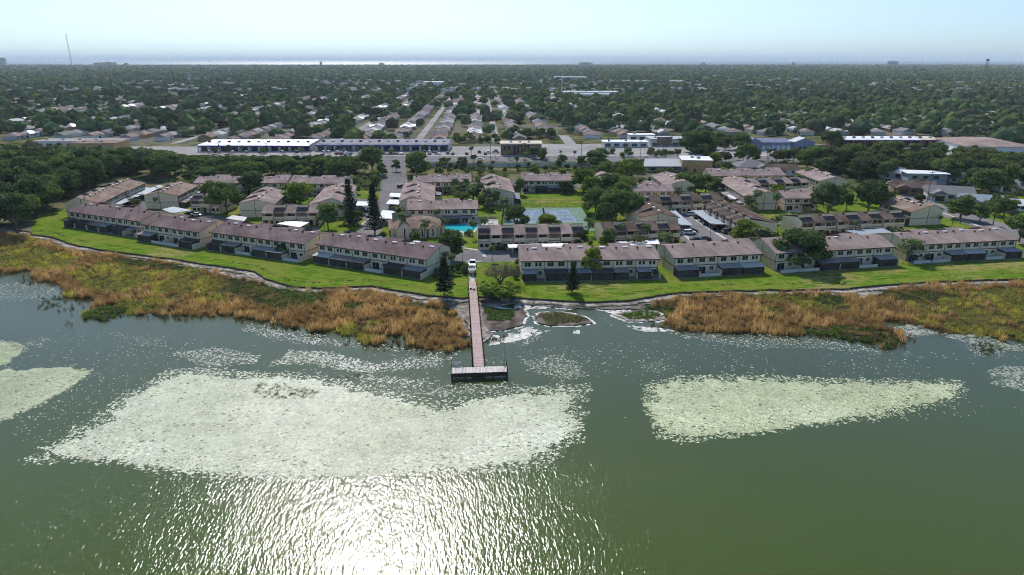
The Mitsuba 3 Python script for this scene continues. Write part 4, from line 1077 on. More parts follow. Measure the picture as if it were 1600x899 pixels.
# street lamps and utility poles
def utility_pole(px, py, h, label, group=None, arms=True):
    p = P(px, py, 1.0)
    t = Thing('utility_pole', label, 'utility pole', at(p[0], p[1], 1.0), group)
    t.part('pole', MB().beam((0, 0, -0.2), (0, 0, h), 0.17, 0.11, 6), 'm_timber')
    if arms: t.part('crossarm', MB().box(-1.3, 1.3, -0.08, 0.08, h - 1.0, h - 0.8).box(-0.25, 0.25, 0.1, 0.5, h - 2.6, h - 1.7), 'm_timber')
for px, py, h in ((767, 254, 13), (819, 254, 12.5), (908, 253, 13), (975, 252, 11), (1000, 249, 13), (1040, 251, 12), (1130, 246, 12), (1198, 252, 11), (1233, 250, 12), (344, 249, 11), (418, 250, 11), (486, 249, 11), (1556, 236, 10), (950, 245, 13), (940, 246, 10)):
    utility_pole(px, py, h, 'tall dark wooden utility pole along the main street', 'utility poles along the main street')
utility_pole(1447, 321, 15, 'wooden utility pole beside the tan angled row at far right'); utility_pole(1551, 353, 13, 'wooden utility pole right of the far right road')
utility_pole(1500, 350, 9, 'pale lamp post beside the far right road', arms=False); utility_pole(1590, 292, 13, 'utility pole at the right edge behind the tan row')
for lab, px, py, h, rz in (('street lamp at the lower end of the right parking lot', 1109, 378, 6.5, 0), ('street lamp near the round tree at the back of the complex', 969, 277, 8, 0), ('street lamp in the lawn left of the dock', 723, 424, 7.5, 0.6), ('street lamp behind the gap between the second and third lakeside rows', 338, 349, 6, 0.3)):
    p = P(px, py, 1.0)
    t = Thing('street_lamp', lab, 'street lamp', at(p[0], p[1], 1.0, rz))
    t.part('pole', MB().beam((0, 0, 0), (0, 0, h), 0.09, 0.06, 6), 'm_timber'); t.part('lamp_head', MB().box(-0.1, 1.0, -0.15, 0.15, h, h + 0.16), 'm_metal_grey')
# the far masts
def mast(name, label, px, py_top, y, r, cat):
    u, v = (px - 800) / F, (449.5 - py_top) / F
    d = np.array([u, cp + v * sp, -sp + v * cp]); q = d * (y / d[1]); x, zt = q[0], CAMH + q[2]
    t = Thing(name, label, cat, at(x, y, 0))
    n = 14; mb = MB()
    return t, zt
t, zt = mast('radio_mast', 'tall slender lattice radio mast on the horizon at left', 102.5, 52, 3000, 1, 'radio mast')
for k in range(3):
    a = k * 2.094; t.part('leg', MB().beam((1.7 * math.cos(a), 1.7 * math.sin(a), 0), (1.7 * math.cos(a), 1.7 * math.sin(a), zt), 0.26), 'm_metal_grey')
lat = MB()
for z in np.arange(6, zt - 5, 7.0):
    for k in range(3):
        a, b = k * 2.094, (k + 1) * 2.094
        lat.beam((1.7 * math.cos(a), 1.7 * math.sin(a), z), (1.7 * math.cos(b), 1.7 * math.sin(b), z + 7), 0.15)
t.part('lattice', lat, 'm_metal_grey')
t, zt = mast('cell_mast', 'tall pale slender mast above the distant white school', 878.5, 104, 1210, 1, 'mast')
t.part('pole', MB().beam((0, 0, 0), (0, 0, zt), 0.75, 0.5, 8), 'm_offwhite'); t.part('antenna', MB().beam((0, 0, zt), (0, 0, zt + 4), 0.16, sides=5), 'm_offwhite')
t, zt = mast('water_tower', 'small dark tower standing above the far trees at right', 1544, 92, 2600, 1, 'water tower')
for k in range(4):
    a = k * 1.571 + 0.4; t.part('leg', MB().beam((6 * math.cos(a), 6 * math.sin(a), 0), (3 * math.cos(a), 3 * math.sin(a), zt - 8), 0.6), 'm_trim')
sp_ = trimesh.creation.icosphere(2, 5.5); t.part('tank', (np.array(sp_.vertices) * [1, 1, 0.75] + [0, 0, zt - 4.5], np.array(sp_.faces)), 'm_trim', smooth=True)
for k, (px0, px1, top, y, lab) in enumerate([(-3, 6, 91, 6300, 'tall block of flats on the coast at the left edge'), (146, 156, 98.5, 6600, 'left part of the wide coastal hotel on the left horizon'), (157, 180, 97.6, 6650, 'wide coastal hotel on the left horizon'), (193, 199, 99, 6700, 'small coastal block right of the wide hotel'),
                                              (499, 502, 97, 6500, 'thin tower on the horizon in the middle left'), (592, 600, 99, 6800, 'low coastal block on the horizon right of the thin tower'), (905, 926, 98, 6800, 'pair of coastal blocks on the horizon right of the mast'), (1238, 1243, 98, 6800, 'dark coastal block on the right horizon'), (1388, 1404, 95.8, 6800, 'wide coastal block far along the right horizon'), (1096, 1102, 98.2, 6900, 'small coastal block on the right horizon')]):
    u0, u1, v = (px0 - 800) / F, (px1 - 800) / F, (449.5 - top) / F
    q = [np.array([u, cp + v * sp, -sp + v * cp]) for u in (u0, u1)]; q = [d * (y / d[1]) for d in q]
    xa, xb, zt = q[0][0], q[1][0], CAMH + q[0][2]
    t = Thing('coastal_tower', lab, 'building', at(xa, y, 0))
    wd = xb - xa
    t.part('wall', MB().box(0, wd, 0, 22, 0, zt), 'm_concrete')
    bands = MB()
    for z in np.arange(6, zt - 2, 4.0): bands.box(0.5, wd - 0.5, -0.15, 0.02, z, z + 2)
    t.part('window_band', bands, 'm_glass'); t.part('roof', MB().box(wd * .3, wd * .6, 5, 15, zt, zt + 4), 'm_concrete')

# ================================================================== VEGETATION
def leaf_tris(c, size, rng, nrm=None, flat=0.55):
    """one triangle pair per centre, roughly facing outwards"""
    n = len(c)
    a = rng.normal(size=(n, 3))
    if nrm is not None: a = a * flat + nrm
    a /= np.linalg.norm(a, axis=1, keepdims=True) + 1e-9
    b = np.cross(a, rng.normal(size=(n, 3))); b /= np.linalg.norm(b, axis=1, keepdims=True) + 1e-9
    d = np.cross(a, b)
    s = size * rng.uniform(0.6, 1.4, (n, 1))
    v = np.stack([c + b * s, c + d * s * 0.8, c - b * s, c - d * s * 0.8], 1).reshape(-1, 3)
    i = np.arange(n)[:, None] * 4
    return v, np.vstack([i + [0, 1, 2], i + [0, 2, 3]])


def broad_tree(seed, leaves=1500, clumps=20, spread=1.0, size=0.042, open_=0.0):
    """crown of unit height 1 and width `spread`; returns (crown, trunk) meshes"""
    r = np.random.default_rng(seed)
    tr, cr = MB(), MB()
    tr.beam((0, 0, -0.02), (0.01, 0.0, 0.26), 0.032, 0.024, 6)
    cs = []
    for k in range(clumps):
        a = r.uniform(0, 6.283); h = r.uniform(0, 1) ** 0.8
        rad = spread * 0.5 * (0.95 - 0.75 * max(0, h - 0.35)) * math.sqrt(r.uniform(0.12, 1))
        z = 0.27 + 0.60 * h
        cs.append((rad * math.cos(a) * 0.86, rad * math.sin(a) * 0.86, z, (0.115 + 0.085 * r.uniform()) * (0.75 + 0.35 * spread)))
    for k, (x, y, z, s) in enumerate(cs):
        if k % 2 == 0: tr.beam((0.005, 0, 0.2 + 0.05 * r.uniform()), (x * 0.8, y * 0.8, z), 0.017, 0.006, 4)
    n = leaves // clumps
    for x, y, z, s in cs:
        d = r.normal(size=(n, 3)); d[:, 2] = np.abs(d[:, 2]) * 0.9 - 0.25 * (r.uniform(size=n) < 0.45) * np.abs(d[:, 2]) * 3
        d /= np.linalg.norm(d, axis=1, keepdims=True)
        rad = s * (0.78 + 0.32 * r.uniform(size=(n, 1))) * (1 + 0.25 * (meshkit.noise(d * 2.2 + seed + x * 9)[:, None] - 0.5))
        v, f = leaf_tris(np.array([x, y, z]) + d * rad * [1, 1, 0.8], size, r, d, 0.7)
        cr.add(v, f)
        if open_ < 0.5:
            ic = trimesh.creation.icosphere(1, s * 0.72); iv = np.array(ic.vertices); iv *= 1 + 0.25 * (meshkit.noise(iv * 9 / s * 0.2 + seed)[:, None] - 0.5)
            cr.add(iv * [1, 1, 0.8] + [x, y, z], np.array(ic.faces))
    return cr.mesh(), tr.mesh()


def palm(seed, fronds=26, droop=1.0):
    r = np.random.default_rng(seed)
    tr, cr = MB(), MB()
    pts = [(0.03 * math.sin(k * 0.5 + seed), 0.02 * math.cos(k * 0.4), k / 5 * 0.82) for k in range(6)]
    for a, b in zip(pts, pts[1:]): tr.beam(a, b, 0.020, 0.018, 6)
    top = np.array(pts[-1])
    for k in range(fronds):
        a = k * 2.399 + r.uniform(-0.2, 0.2); el = r.uniform(-0.35, 1.1); L = 0.30 * r.uniform(0.85, 1.1)
        c = [top]
        for s in range(1, 6):
            e = el - droop * (s / 5) ** 1.4 * 1.5
            c.append(c[-1] + L / 5 * np.array([math.cos(a) * math.cos(e), math.sin(a) * math.cos(e), math.sin(e)]))
        side = np.array([-math.sin(a), math.cos(a), 0])
        for s in range(5):
            w0, w1 = [0.066 * math.sin(math.pi * (0.15 + 0.8 * q / 5)) + 0.006 for q in (s, s + 1)]
            dn = np.array([0, 0, -0.55])
            for sg in (-1, 1):
                cr.add([c[s], c[s + 1], c[s + 1] + (side * sg + dn) * w1, c[s] + (side * sg + dn) * w0], [[0, 1, 2, 3]])
    return cr.mesh(), tr.mesh()


def norfolk(seed, tiers=17, width=0.17, dense=1.0, leaf=0.013):
    r = np.random.default_rng(seed)
    tr, cr = MB(), MB()
    tr.beam((0, 0, 0), (0, 0, 0.99), 0.014, 0.003, 6)
    for t in range(tiers):
        h = 0.10 + 0.88 * t / tiers + r.uniform(-0.008, 0.008)
        L = width * (1 - (max(0.0, h - 0.1) / 0.92) ** 1.25) * r.uniform(0.85, 1.12) + 0.012
        nb = 9
        for b in range(nb):
            a = b / nb * 6.283 + r.uniform(-0.25, 0.25) + t
            Lb = L * r.uniform(0.72, 1.1); up = r.uniform(0.05, 0.35) * Lb
            e = np.array([math.cos(a) * Lb, math.sin(a) * Lb, h + up]); s = np.array([0, 0, h])
            tr.beam(s, e, 0.003, 0.0015, 3)
            n = int(20 * dense)
            q = r.uniform(0.12, 1, (n, 1)); c = s + (e - s) * q + r.normal(size=(n, 3)) * [0.011, 0.011, 0.008]
            v, f = leaf_tris(c, leaf, r, np.array([[0, 0, 0.8]]), 0.6); cr.add(v, f)
    return cr.mesh(), tr.mesh()


def bare_shrub(seed):
    r = np.random.default_rng(seed)
    tr, cr = MB(), MB()
    def grow(p, d, L, rad, lvl):
        e = p + d * L; (tr if lvl < 2 else cr).beam(p, e, rad, rad * 0.65, 4 if lvl < 2 else 3)
        if lvl < 5:
            for _ in range(4 if lvl < 3 else 3):
                nd = d + r.normal(size=3) * 0.48; nd[2] = abs(nd[2]) * 0.8 + 0.12; nd /= np.linalg.norm(nd)
                grow(p + d * L * r.uniform(0.55, 1), nd, L * r.uniform(0.6, 0.82), rad * 0.6, lvl + 1)
    for k in range(5):
        a = k * 1.26; d = np.array([math.cos(a) * 0.5, math.sin(a) * 0.5, 0.85]); grow(np.zeros(3), d / np.linalg.norm(d), 0.26, 0.018, 0)
    return cr.mesh(), tr.mesh()


def bush_mesh(seed, leaves=420):
    r = np.random.default_rng(seed); cr = MB()
    for k in range(7):
        a = r.uniform(0, 6.283); q = 0.3 * math.sqrt(r.uniform()); s = r.uniform(0.22, 0.36)
        c = np.array([q * math.cos(a), q * math.sin(a), 0.35 + 0.3 * r.uniform()]); n = leaves // 7
        d = r.normal(size=(n, 3)); d /= np.linalg.norm(d, axis=1, keepdims=True)
        v, f = leaf_tris(c + d * s * r.uniform(0.75, 1.1, (n, 1)), 0.075, r, d, 0.7); cr.add(v, f)
        ic = trimesh.creation.icosphere(1, s * 0.7); cr.add(np.array(ic.vertices) + c, np.array(ic.faces))
    return cr.mesh(), MB().beam((0, 0, -0.05), (0, 0, 0.35), 0.05, 0.03, 5).mesh()


def ply2(ms): return mikit.ply(ms[0]), mikit.ply(ms[1])


KIND = {'oak': [ply2(broad_tree(s, 2600, 24, 1.25, 0.034)) for s in (1, 2, 3, 4)], 'round': [ply2(broad_tree(s, 2000, 20, 0.95, 0.036)) for s in (11, 12, 13)],
        'tall': [ply2(broad_tree(s, 1700, 18, 0.72, 0.034)) for s in (21, 22)], 'airy': [ply2(broad_tree(s, 900, 15, 0.95, 0.030, 1.0)) for s in (31, 32)],
        'palm': [ply2(palm(s)) for s in (1, 2, 3)], 'fanpalm': [ply2(palm(s, 40, 0.55)) for s in (7, 8)], 'pine': [ply2(norfolk(1, 26, 0.165, 1.3)), ply2(norfolk(2, 24, 0.155, 0.9))], 'spruce': [ply2(norfolk(5, 13, 0.30, 2.2, 0.024))],
        'twig': [ply2(bare_shrub(3))], 'bush': [ply2(bush_mesh(s)) for s in (1, 2, 3)]}
KNAME = {'oak': 'spreading_tree', 'round': 'round_tree', 'tall': 'tall_tree', 'airy': 'open_tree', 'palm': 'palm_tree', 'fanpalm': 'fan_palm', 'pine': 'pine_tree', 'spruce': 'conifer', 'twig': 'bare_shrub', 'bush': 'bush'}
KWID = {'oak': 1.25, 'round': 0.95, 'tall': 0.72, 'airy': 0.95, 'palm': 0.6, 'fanpalm': 0.6, 'pine': 0.33, 'spruce': 0.6, 'twig': 1.1, 'bush': 1.1}
TREES = []


def tree(kind, px, py, h, tint='mid', label=None, group=None, w=None, world=None):
    k = len(TREES); rr_ = random.Random(k * 7 + 1)
    p = P(px, py, 1.0) if world is None else np.array(world, float)
    TREES.append((p[0], p[1], (w or h * KWID[kind]) / 2))
    sx = (w / (h * KWID[kind]) if w else rr_.uniform(0.9, 1.1)) * h
    t = Thing(KNAME[kind], label, 'palm tree' if 'palm' in kind else 'shrub' if kind in ('twig', 'bush') else 'tree', at(p[0], p[1], p[2] - 0.02, rr_.uniform(0, 6.28), (sx, sx * rr_.uniform(0.92, 1.08), h)), group)
    cr, tr = KIND[kind][k % len(KIND[kind])]
    t.part('crown' if kind != 'twig' else 'twigs', cr, 'm_leaf_' + tint); t.part('trunk', tr, 'm_bark')


tree('oak', 1247, 417, 11.5, 'dark', 'big round dark tree on the right lawn throwing a long shadow', w=17.5)
tree('airy', 1418, 409, 7.5, 'mid', 'light green tree with thin crown in front of the far right lakeside row', w=9)
tree('spruce', 895, 457, 8.4, 'pine', 'small dark conifer alone on the lawn right of the dock', w=4.4)
tree('round', 924, 431, 8.6, 'yellow', 'yellow-green tree in front of the row just right of the dock', w=7.5)
tree('spruce', 695, 461, 11, 'pine', 'dark conifer on the lawn just left of the dock', w=5.6)
tree('round', 706, 407, 9.5, 'dark', 'dark glossy tree behind the short palms left of the dock', w=9)
tree('palm', 697, 421, 6.2, 'palm', 'left of the two short palms by the dock head'); tree('palm', 706, 424, 5.8, 'palm', 'right of the two short palms by the dock head')
tree('twig', 782, 443, 9.5, 'twig', 'large leafless brownish shrub right of the dock', w=13.5)
tree('bush', 779, 464, 4.2, 'bright', 'low spreading green bush below the leafless shrub', w=11.5)
tree('palm', 769, 408, 5.5, 'palm', 'short palm on the lane above the leafless shrub')
tree('pine', 549, 363, 20.5, 'pine', 'tallest dark pine beside the entrance road', w=7.5)
tree('pine', 586, 367, 19, 'pine', 'second tall dark pine, right of the tallest one', w=6.6)
tree('round', 513, 360, 10, 'mid', 'round green tree left of the tallest pine', w=9.5)
tree('oak', 355, 336, 13.5, 'mid', 'big spreading tree in the left part of the complex', w=17)
tree('round', 330, 322, 11, 'mid', 'leafy tree behind the big spreading tree at left', w=11)
tree('round', 396, 304, 11, 'dark', 'dark round tree in front of the back left pink row', w=14)
tree('oak', 470, 322, 10.5, 'bright', 'bright green spreading tree behind the short entrance row', w=15)
tree('round', 450, 316, 8, 'bright', 'small bright tree left of the bright spreading tree', w=9)
tree('twig', 440, 346, 6, 'olive', 'thin-twigged shrub at the left end of the short entrance row', w=7)
tree('bush', 443, 403, 4.6, 'dark', 'dark shrub at the right end of the third lakeside row', w=5)
tree('bush', 211, 322, 3.6, 'olive', 'olive shrub behind the leftmost lakeside row', w=6); tree('bush', 150, 322, 5, 'mid', 'bushy green shrub beside the leftmost row running back', w=7)
for px, py, h, w in ((28, 364, 15, 18), (8, 345, 15, 16), (60, 330, 15, 17), (30, 318, 16, 18), (70, 306, 15, 16), (-20, 330, 15, 18), (0, 305, 16, 18), (45, 296, 16, 17), (95, 294, 15, 15), (20, 352, 12, 13), (48, 346, 11, 12), (-35, 362, 14, 16)):
    tree('oak', px, py, h, 'dark' if w > 15 else 'mid', 'tall tree of the dark wood at the left edge', 'trees of the dark wood at the left edge', w=w)
tree('oak', 582, 271, 15, 'mid', 'large oak in front of the grey plaza left of the entrance road', w=19)
tree('oak', 652, 274, 12.5, 'mid', 'broad dark green tree right of the entrance road at the main street', w=18)
tree('round', 619, 268, 6.5, 'mid', 'small tree on the planted island of the entrance road', w=5.5)
tree('fanpalm', 571, 286, 11, 'palm', 'large fan palm left of the entrance road')
tree('round', 596, 277, 8, 'mid', 'small leafy tree at the left verge of the entrance road', w=7)
tree('fanpalm', 483, 318, 8, 'palm', 'palm in front of the pink row left of the pines')
tree('palm', 246, 326, 5.5, 'palm', 'palm against the gable of the tan row beside the left carports')
tree('oak', 985, 283, 12, 'bright', 'bright green wide tree in front of the grey-blue roofed hall', w=17)
tree('oak', 912, 300, 11.5, 'bright', 'bright leafy tree right of the row above the tennis lawn', w=14)
for px, py, h, w, tn in ((930, 334, 11, 13, 'mid'), (962, 345, 13, 15, 'mid'), (987, 347, 12, 12, 'mid'), (926, 309, 10, 12, 'bright'), (952, 308, 11, 13, 'mid'), (975, 312, 11, 13, 'bright'), (945, 352, 9, 9, 'dark'), (972, 328, 12, 13, 'mid')):
    tree('oak', px, py, h, tn, 'leafy tree in the large clump right of the tennis court', 'tree clump right of the tennis court', w=w)
for px, py, h, w in ((1068, 304, 10, 10), (1085, 306, 10, 11), (1102, 303, 9, 10), (1118, 304, 8, 8), (1076, 298, 9, 9)):
    tree('round', px, py, h, 'mid', 'tree in the group behind the far end of the parking lot', 'tree group behind the parking lot', w=w)
tree('round', 1168, 384, 9, 'bright', 'bright leafy tree at the lower right corner of the parking lot', w=13)
tree('oak', 1293, 334, 13, 'dark', 'left of the two big dark trees behind the dark brown row', w=17)
tree('oak', 1356, 333, 14, 'dark', 'right of the two big dark trees behind the dark brown row', w=16)
tree('round', 1500, 341, 9.5, 'mid', 'leafy tree beside the far right road', w=12); tree('round', 1530, 349, 7.5, 'mid', 'smaller tree right of the leafy roadside tree', w=8)
tree('oak', 1592, 378, 10, 'mid', 'leafy tree at the right edge behind the last lakeside row', w=13); tree('round', 1568, 340, 8, 'mid', 'tree right of the wooden pole at far right', w=9)
tree('fanpalm', 1437, 296, 5.5, 'palm', 'small fan palm on the verge above the tan angled row'); tree('round', 1436, 319, 4.5, 'dark', 'small dark round tree behind the tan angled roof', w=5)
tree('palm', 1454, 322, 6, 'palm', 'palm behind the gable of the tan angled row'); tree('palm', 1466, 354, 4.6, 'palm', 'low palm in the lawn below the tan gable'); tree('palm', 1487, 357, 4.8, 'palm', 'low palm nearest the road below the tan gable')
for px, py, h, kd in ((722, 316, 9, 'fanpalm'), (736, 322, 9.5, 'palm'), (751, 314, 9, 'palm'), (761, 326, 9, 'fanpalm'), (746, 304, 9, 'palm'), (765, 336, 8, 'palm'), (712, 303, 8, 'palm'), (776, 324, 8, 'palm'), (728, 306, 9, 'palm'), (700, 318, 8, 'fanpalm'), (768, 312, 9, 'palm'), (686, 276, 8, 'fanpalm'), (694, 274, 8, 'fanpalm'), (756, 282, 9, 'palm'), (738, 285, 9, 'fanpalm')):
    tree(kd, px, py, h, 'palm', 'palm in the dense palm grove between the entrance road and the green lawn', 'palms of the grove in the middle of the complex')
for px, py, h, w in ((712, 312, 6, 7), (740, 313, 7, 8), (755, 325, 6, 8), (770, 322, 6, 7), (728, 322, 6, 7), (764, 305, 7, 8)):
    tree('round', px, py, h, 'mid', 'low leafy tree among the palms of the grove', 'low trees among the palms of the grove', w=w)
tree('palm', 740, 372, 7, 'palm', 'palm at the front corner of the pool'); tree('palm', 664, 377, 8, 'palm', 'palm in front of the clubhouse gables'); tree('palm', 683, 352, 7, 'palm', 'palm between the clubhouse and the row behind it'); tree('bush', 650, 377, 3.5, 'mid', 'shrub at the foot of the clubhouse', w=4.5)
tree('palm', 631, 372, 10, 'palm', 'thin palm at the clubhouse big gable'); tree('palm', 618, 343, 6, 'palm', 'palm at the corner of the nearest entrance road carport')
tree('oak', 806, 357, 8.5, 'dark', 'dark glossy tree at the left of the tennis court', w=12); tree('round', 857, 358, 5.5, 'bright', 'bright bush-like tree in front of the tennis court', w=9); tree('palm', 788, 340, 9, 'palm', 'tall palm left of the tennis court')
tree('palm', 831, 381, 7, 'palm', 'left palm in front of the row by the tennis court'); tree('palm', 851, 384, 7, 'palm', 'right palm in front of the row by the tennis court'); tree('round', 908, 386, 6, 'dark', 'dark shrub-like tree at the right end of the row by the tennis court', w=6)
tree('round', 952, 388, 7, 'mid', 'leafy tree hiding the left end of the brown-roofed row', w=7); tree('palm', 968, 382, 8, 'palm', 'palm left in front of the brown-roofed row'); tree('palm', 1006, 382, 8, 'palm', 'palm right in front of the brown-roofed row'); tree('airy', 994, 392, 5.5, 'olive', 'pale flowering shrub in front of the white carport', w=8)
tree('palm', 1040, 404, 9, 'palm', 'palm just left of the four-unit lakeside row'); tree('palm', 1032, 395, 8, 'palm', 'palm behind the right end of the row right of the dock'); tree('palm', 1022, 327, 7, 'palm', 'palm in front of the far brown row, left end'); tree('palm', 1046, 335, 6, 'palm', 'palm at the far end of the blue carport')
tree('palm', 1181, 327, 9, 'palm', 'palm against the gable of the large pink row'); tree('palm', 1211, 332, 9, 'palm', 'palm on the lawn right of the large pink row'); tree('fanpalm', 1162, 300, 8, 'palm', 'palm before the long pink back row'); tree('palm', 1246, 299, 9, 'palm', 'palm in front of the back right entrance row'); tree('palm', 1262, 287, 9, 'palm', 'palm before the angled back right row')
tree('palm', 1185, 398, 10, 'palm', 'palm at the right end of the four-unit lakeside row'); tree('round', 1200, 400, 8, 'dark', 'dark tree behind the gap right of the four-unit row', w=9); tree('palm', 1334, 369, 6.5, 'palm', 'palm in front of the long pale blue right-hand carport'); tree('palm', 1398, 381, 6, 'palm', 'palm between the two right lakeside rows'); tree('round', 1245, 362, 7, 'mid', 'small tree at the left end of the dark brown row', w=6)
tree('palm', 1106, 311, 8, 'palm', 'palm behind the far brown row, right end'); tree('round', 880, 302, 6, 'dark', 'dark bush at the foot of the row above the tennis lawn', w=6); tree('round', 888, 302, 5, 'dark', 'second dark bush at the foot of the row above the tennis lawn', w=5); tree('round', 813, 305, 8, 'mid', 'tree at the left end of the row above the tennis lawn', w=7); tree('round', 836, 290, 5, 'mid', 'small tree in front of the row above the tennis lawn', w=5)
tree('oak', 1086, 252, 19, 'dark', 'very large dark green tree at the main street right of the billboard', w=27)
tree('round', 1116, 262, 9, 'yellow', 'yellow-green tree right of the orange building', w=11); tree('oak', 1168, 256, 12, 'mid', 'tree in front of the slate blue showroom, left', w=15); tree('round', 1224, 254, 8, 'mid', 'tree in front of the slate blue showroom, right', w=12); tree('oak', 1297, 235, 14, 'dark', 'round dark tree between the slate blue showroom and the red strip', w=17)
tree('round', 1032, 285, 7, 'mid', 'small tree left of the pink row by the hall', w=7); tree('round', 1090, 268, 7, 'dark', 'tree in front of the orange building', w=9); tree('palm', 1122, 275, 8, 'palm', 'palm before the long pink back row, left end'); tree('round', 930, 262, 10, 'mid', 'tree at the corner of the cross street and the main street', w=14); tree('round', 940, 252, 8, 'mid', 'second tree at the corner of the cross street', w=10)
# fan of random groups, each tree a thing of its own
rt = np.random.default_rng(5)


def grove(pts, n, kinds, hr, tints, label, group, mind=5.5, z=1.0, wr=(0.9, 1.25), cap=None):
    poly = pxpoly(pts, 1.0)
    got = []
    for p in sample(poly, n * 30, rt):
        if len(got) >= n: break
        if all((p[0] - q[0]) ** 2 + (p[1] - q[1]) ** 2 > mind ** 2 for q in got): got.append(p)
    for p in got:
        kd = kinds[rt.integers(len(kinds))]; h = rt.uniform(*hr)
        if cap is not None:
            ex = PX((p[0], p[1], 1.0))[0]; yt = np.interp(ex, *cap); tn = math.tan(PITCH - math.atan((449.5 - yt) / F)); h = max(3.5, min(h, (60 - tn * p[1]) * rt.uniform(0.85, 1.0)))
        tn_ = tints[rt.integers(len(tints))]
        lw = {'mid': 'mid-green', 'dark': 'dark green', 'bright': 'bright green', 'olive': 'olive green', 'palm': 'pale green', 'yellow': 'yellowish'}[tn_] + ' ' + {'oak': 'wide-crowned', 'round': 'round-crowned', 'tall': 'narrow', 'airy': 'thin', 'palm': 'feathery', 'fanpalm': 'bushy-headed', 'bush': 'bushy'}[kd] + ' '
        tree(kd, 0, 0, h, tn_, lw + label.replace('leafy ', '').replace('small tree or palm', 'small tree').replace('small garden ', 'garden '), group, w=h * KWID[kd] * rt.uniform(*wr) if kd not in ('palm', 'fanpalm') else None, world=(p[0], p[1], 1.0))


grove([(0, 280), (110, 285), (190, 272), (232, 282), (300, 276), (430, 272), (560, 268), (560, 252), (300, 250), (0, 256)], 92, ['oak', 'round', 'tall'], (11, 15.5), ['dark', 'mid', 'dark', 'mid'], 'tree in the dense belt behind the left half of the complex', 'belt of trees behind the complex at left', 6.5, cap=([0, 225, 300, 560], [227, 229, 241, 243]))
grove([(680, 268), (930, 268), (930, 258), (680, 258)], 14, ['round', 'fanpalm', 'palm', 'round'], (5, 9), ['mid', 'palm', 'mid'], 'small tree or palm along the pale boundary wall', 'small trees along the boundary wall', 6)
grove([(1240, 268), (1300, 258), (1380, 250), (1470, 262), (1590, 262), (1610, 300), (1560, 315), (1490, 290), (1420, 280), (1330, 285), (1290, 276)], 60, ['oak', 'round', 'oak'], (9, 15), ['mid', 'dark', 'mid', 'olive'], 'leafy tree in the wooded quarter behind the complex at right', 'trees of the wooded quarter at right', 7)
grove([(1480, 305), (1600, 300), (1640, 352), (1560, 345)], 10, ['round', 'airy'], (5, 8), ['mid', 'olive'], 'small garden tree beside the far right road', 'garden trees beside the far right road', 8)
grove([(1320, 243), (1500, 240), (1540, 245), (1320, 247)], 16, ['fanpalm', 'round'], (5, 9), ['palm', 'mid'], 'small tree in the car park of the red strip', 'small trees in the red strip car park', 7)
grove([(730, 250), (900, 250), (900, 244), (850, 244), (730, 246)], 12, ['round', 'fanpalm', 'palm'], (4.5, 8), ['mid', 'palm'], 'small street tree by the brown brick office', 'street trees by the brown office', 7)
grove([(950, 247), (1060, 247), (1060, 241), (950, 240)], 14, ['bush', 'fanpalm', 'bush'], (2.5, 5), ['mid', 'palm'], 'plant in the strip in front of the low white shop', 'plants in front of the low white shop', 4)
grove([(290, 288), (548, 284), (560, 262), (560, 250), (300, 250)], 75, ['oak', 'round', 'round'], (6, 11), ['dark', 'mid', 'mid', 'dark'], 'leafy tree in the tree belt in front of the two long plazas', 'tree belt in front of the long plazas', 4.8, wr=(1.1, 1.5), cap=([0, 225, 300, 560], [227, 229, 242, 244]))
grove([(0, 300), (58, 338), (92, 322), (158, 286), (192, 276), (150, 268), (0, 268)], 34, ['oak', 'oak', 'tall'], (10, 14), ['dark', 'dark', 'mid'], 'tree at the inner edge of the dark wood behind the leftmost rows', 'trees at the inner edge of the dark wood', 7, wr=(1.0, 1.3))
grove([(636, 274), (930, 274), (930, 262), (640, 262)], 24, ['round', 'round', 'fanpalm'], (4.0, 7.0), ['mid', 'dark', 'mid'], 'tree between the back townhouses and the boundary wall', 'trees between the back townhouses and the boundary wall', 6, cap=([0, 1600], [263, 263]))
grove([(930, 282), (1110, 270), (1240, 266), (1240, 258), (1110, 262), (930, 266)], 26, ['round', 'round', 'oak'], (5, 9), ['mid', 'dark', 'mid', 'bright'], 'leafy tree behind the pink back rows at right', 'trees behind the pink back rows at right', 6, cap=([900, 1000, 1010, 1110, 1115, 1240], [250, 250, 266, 268, 252, 250]))
grove([(712, 224), (780, 224), (780, 218), (712, 219)], 16, ['round', 'bush'], (4, 6.5), ['dark', 'mid'], 'clipped tree in the hedge left of the brown office', 'hedge trees left of the brown office', 4)
grove([(800, 217), (870, 217), (870, 213), (800, 213)], 12, ['round', 'oak'], (6, 10), ['mid', 'dark'], 'leafy tree behind the brown brick office', 'trees behind the brown office', 6)
grove([(1060, 240), (1160, 240), (1165, 226), (1110, 222)], 14, ['round', 'oak', 'round'], (7, 12), ['dark', 'mid'], 'leafy tree left of the slate blue showroom', 'trees left of the slate blue showroom', 8)
grove([(1105, 256), (1320, 254), (1320, 249), (1105, 250)], 18, ['round', 'fanpalm', 'oak'], (5, 9), ['mid', 'dark', 'olive'], 'tree along the near side of the main street at right', 'street trees on the near side at right', 8)
grove([(310, 242), (720, 242), (720, 240), (310, 240)], 14, ['airy', 'fanpalm', 'round'], (4, 6), ['mid', 'olive'], 'small tree in the long plazas car park', 'small trees in the plaza car park', 8)
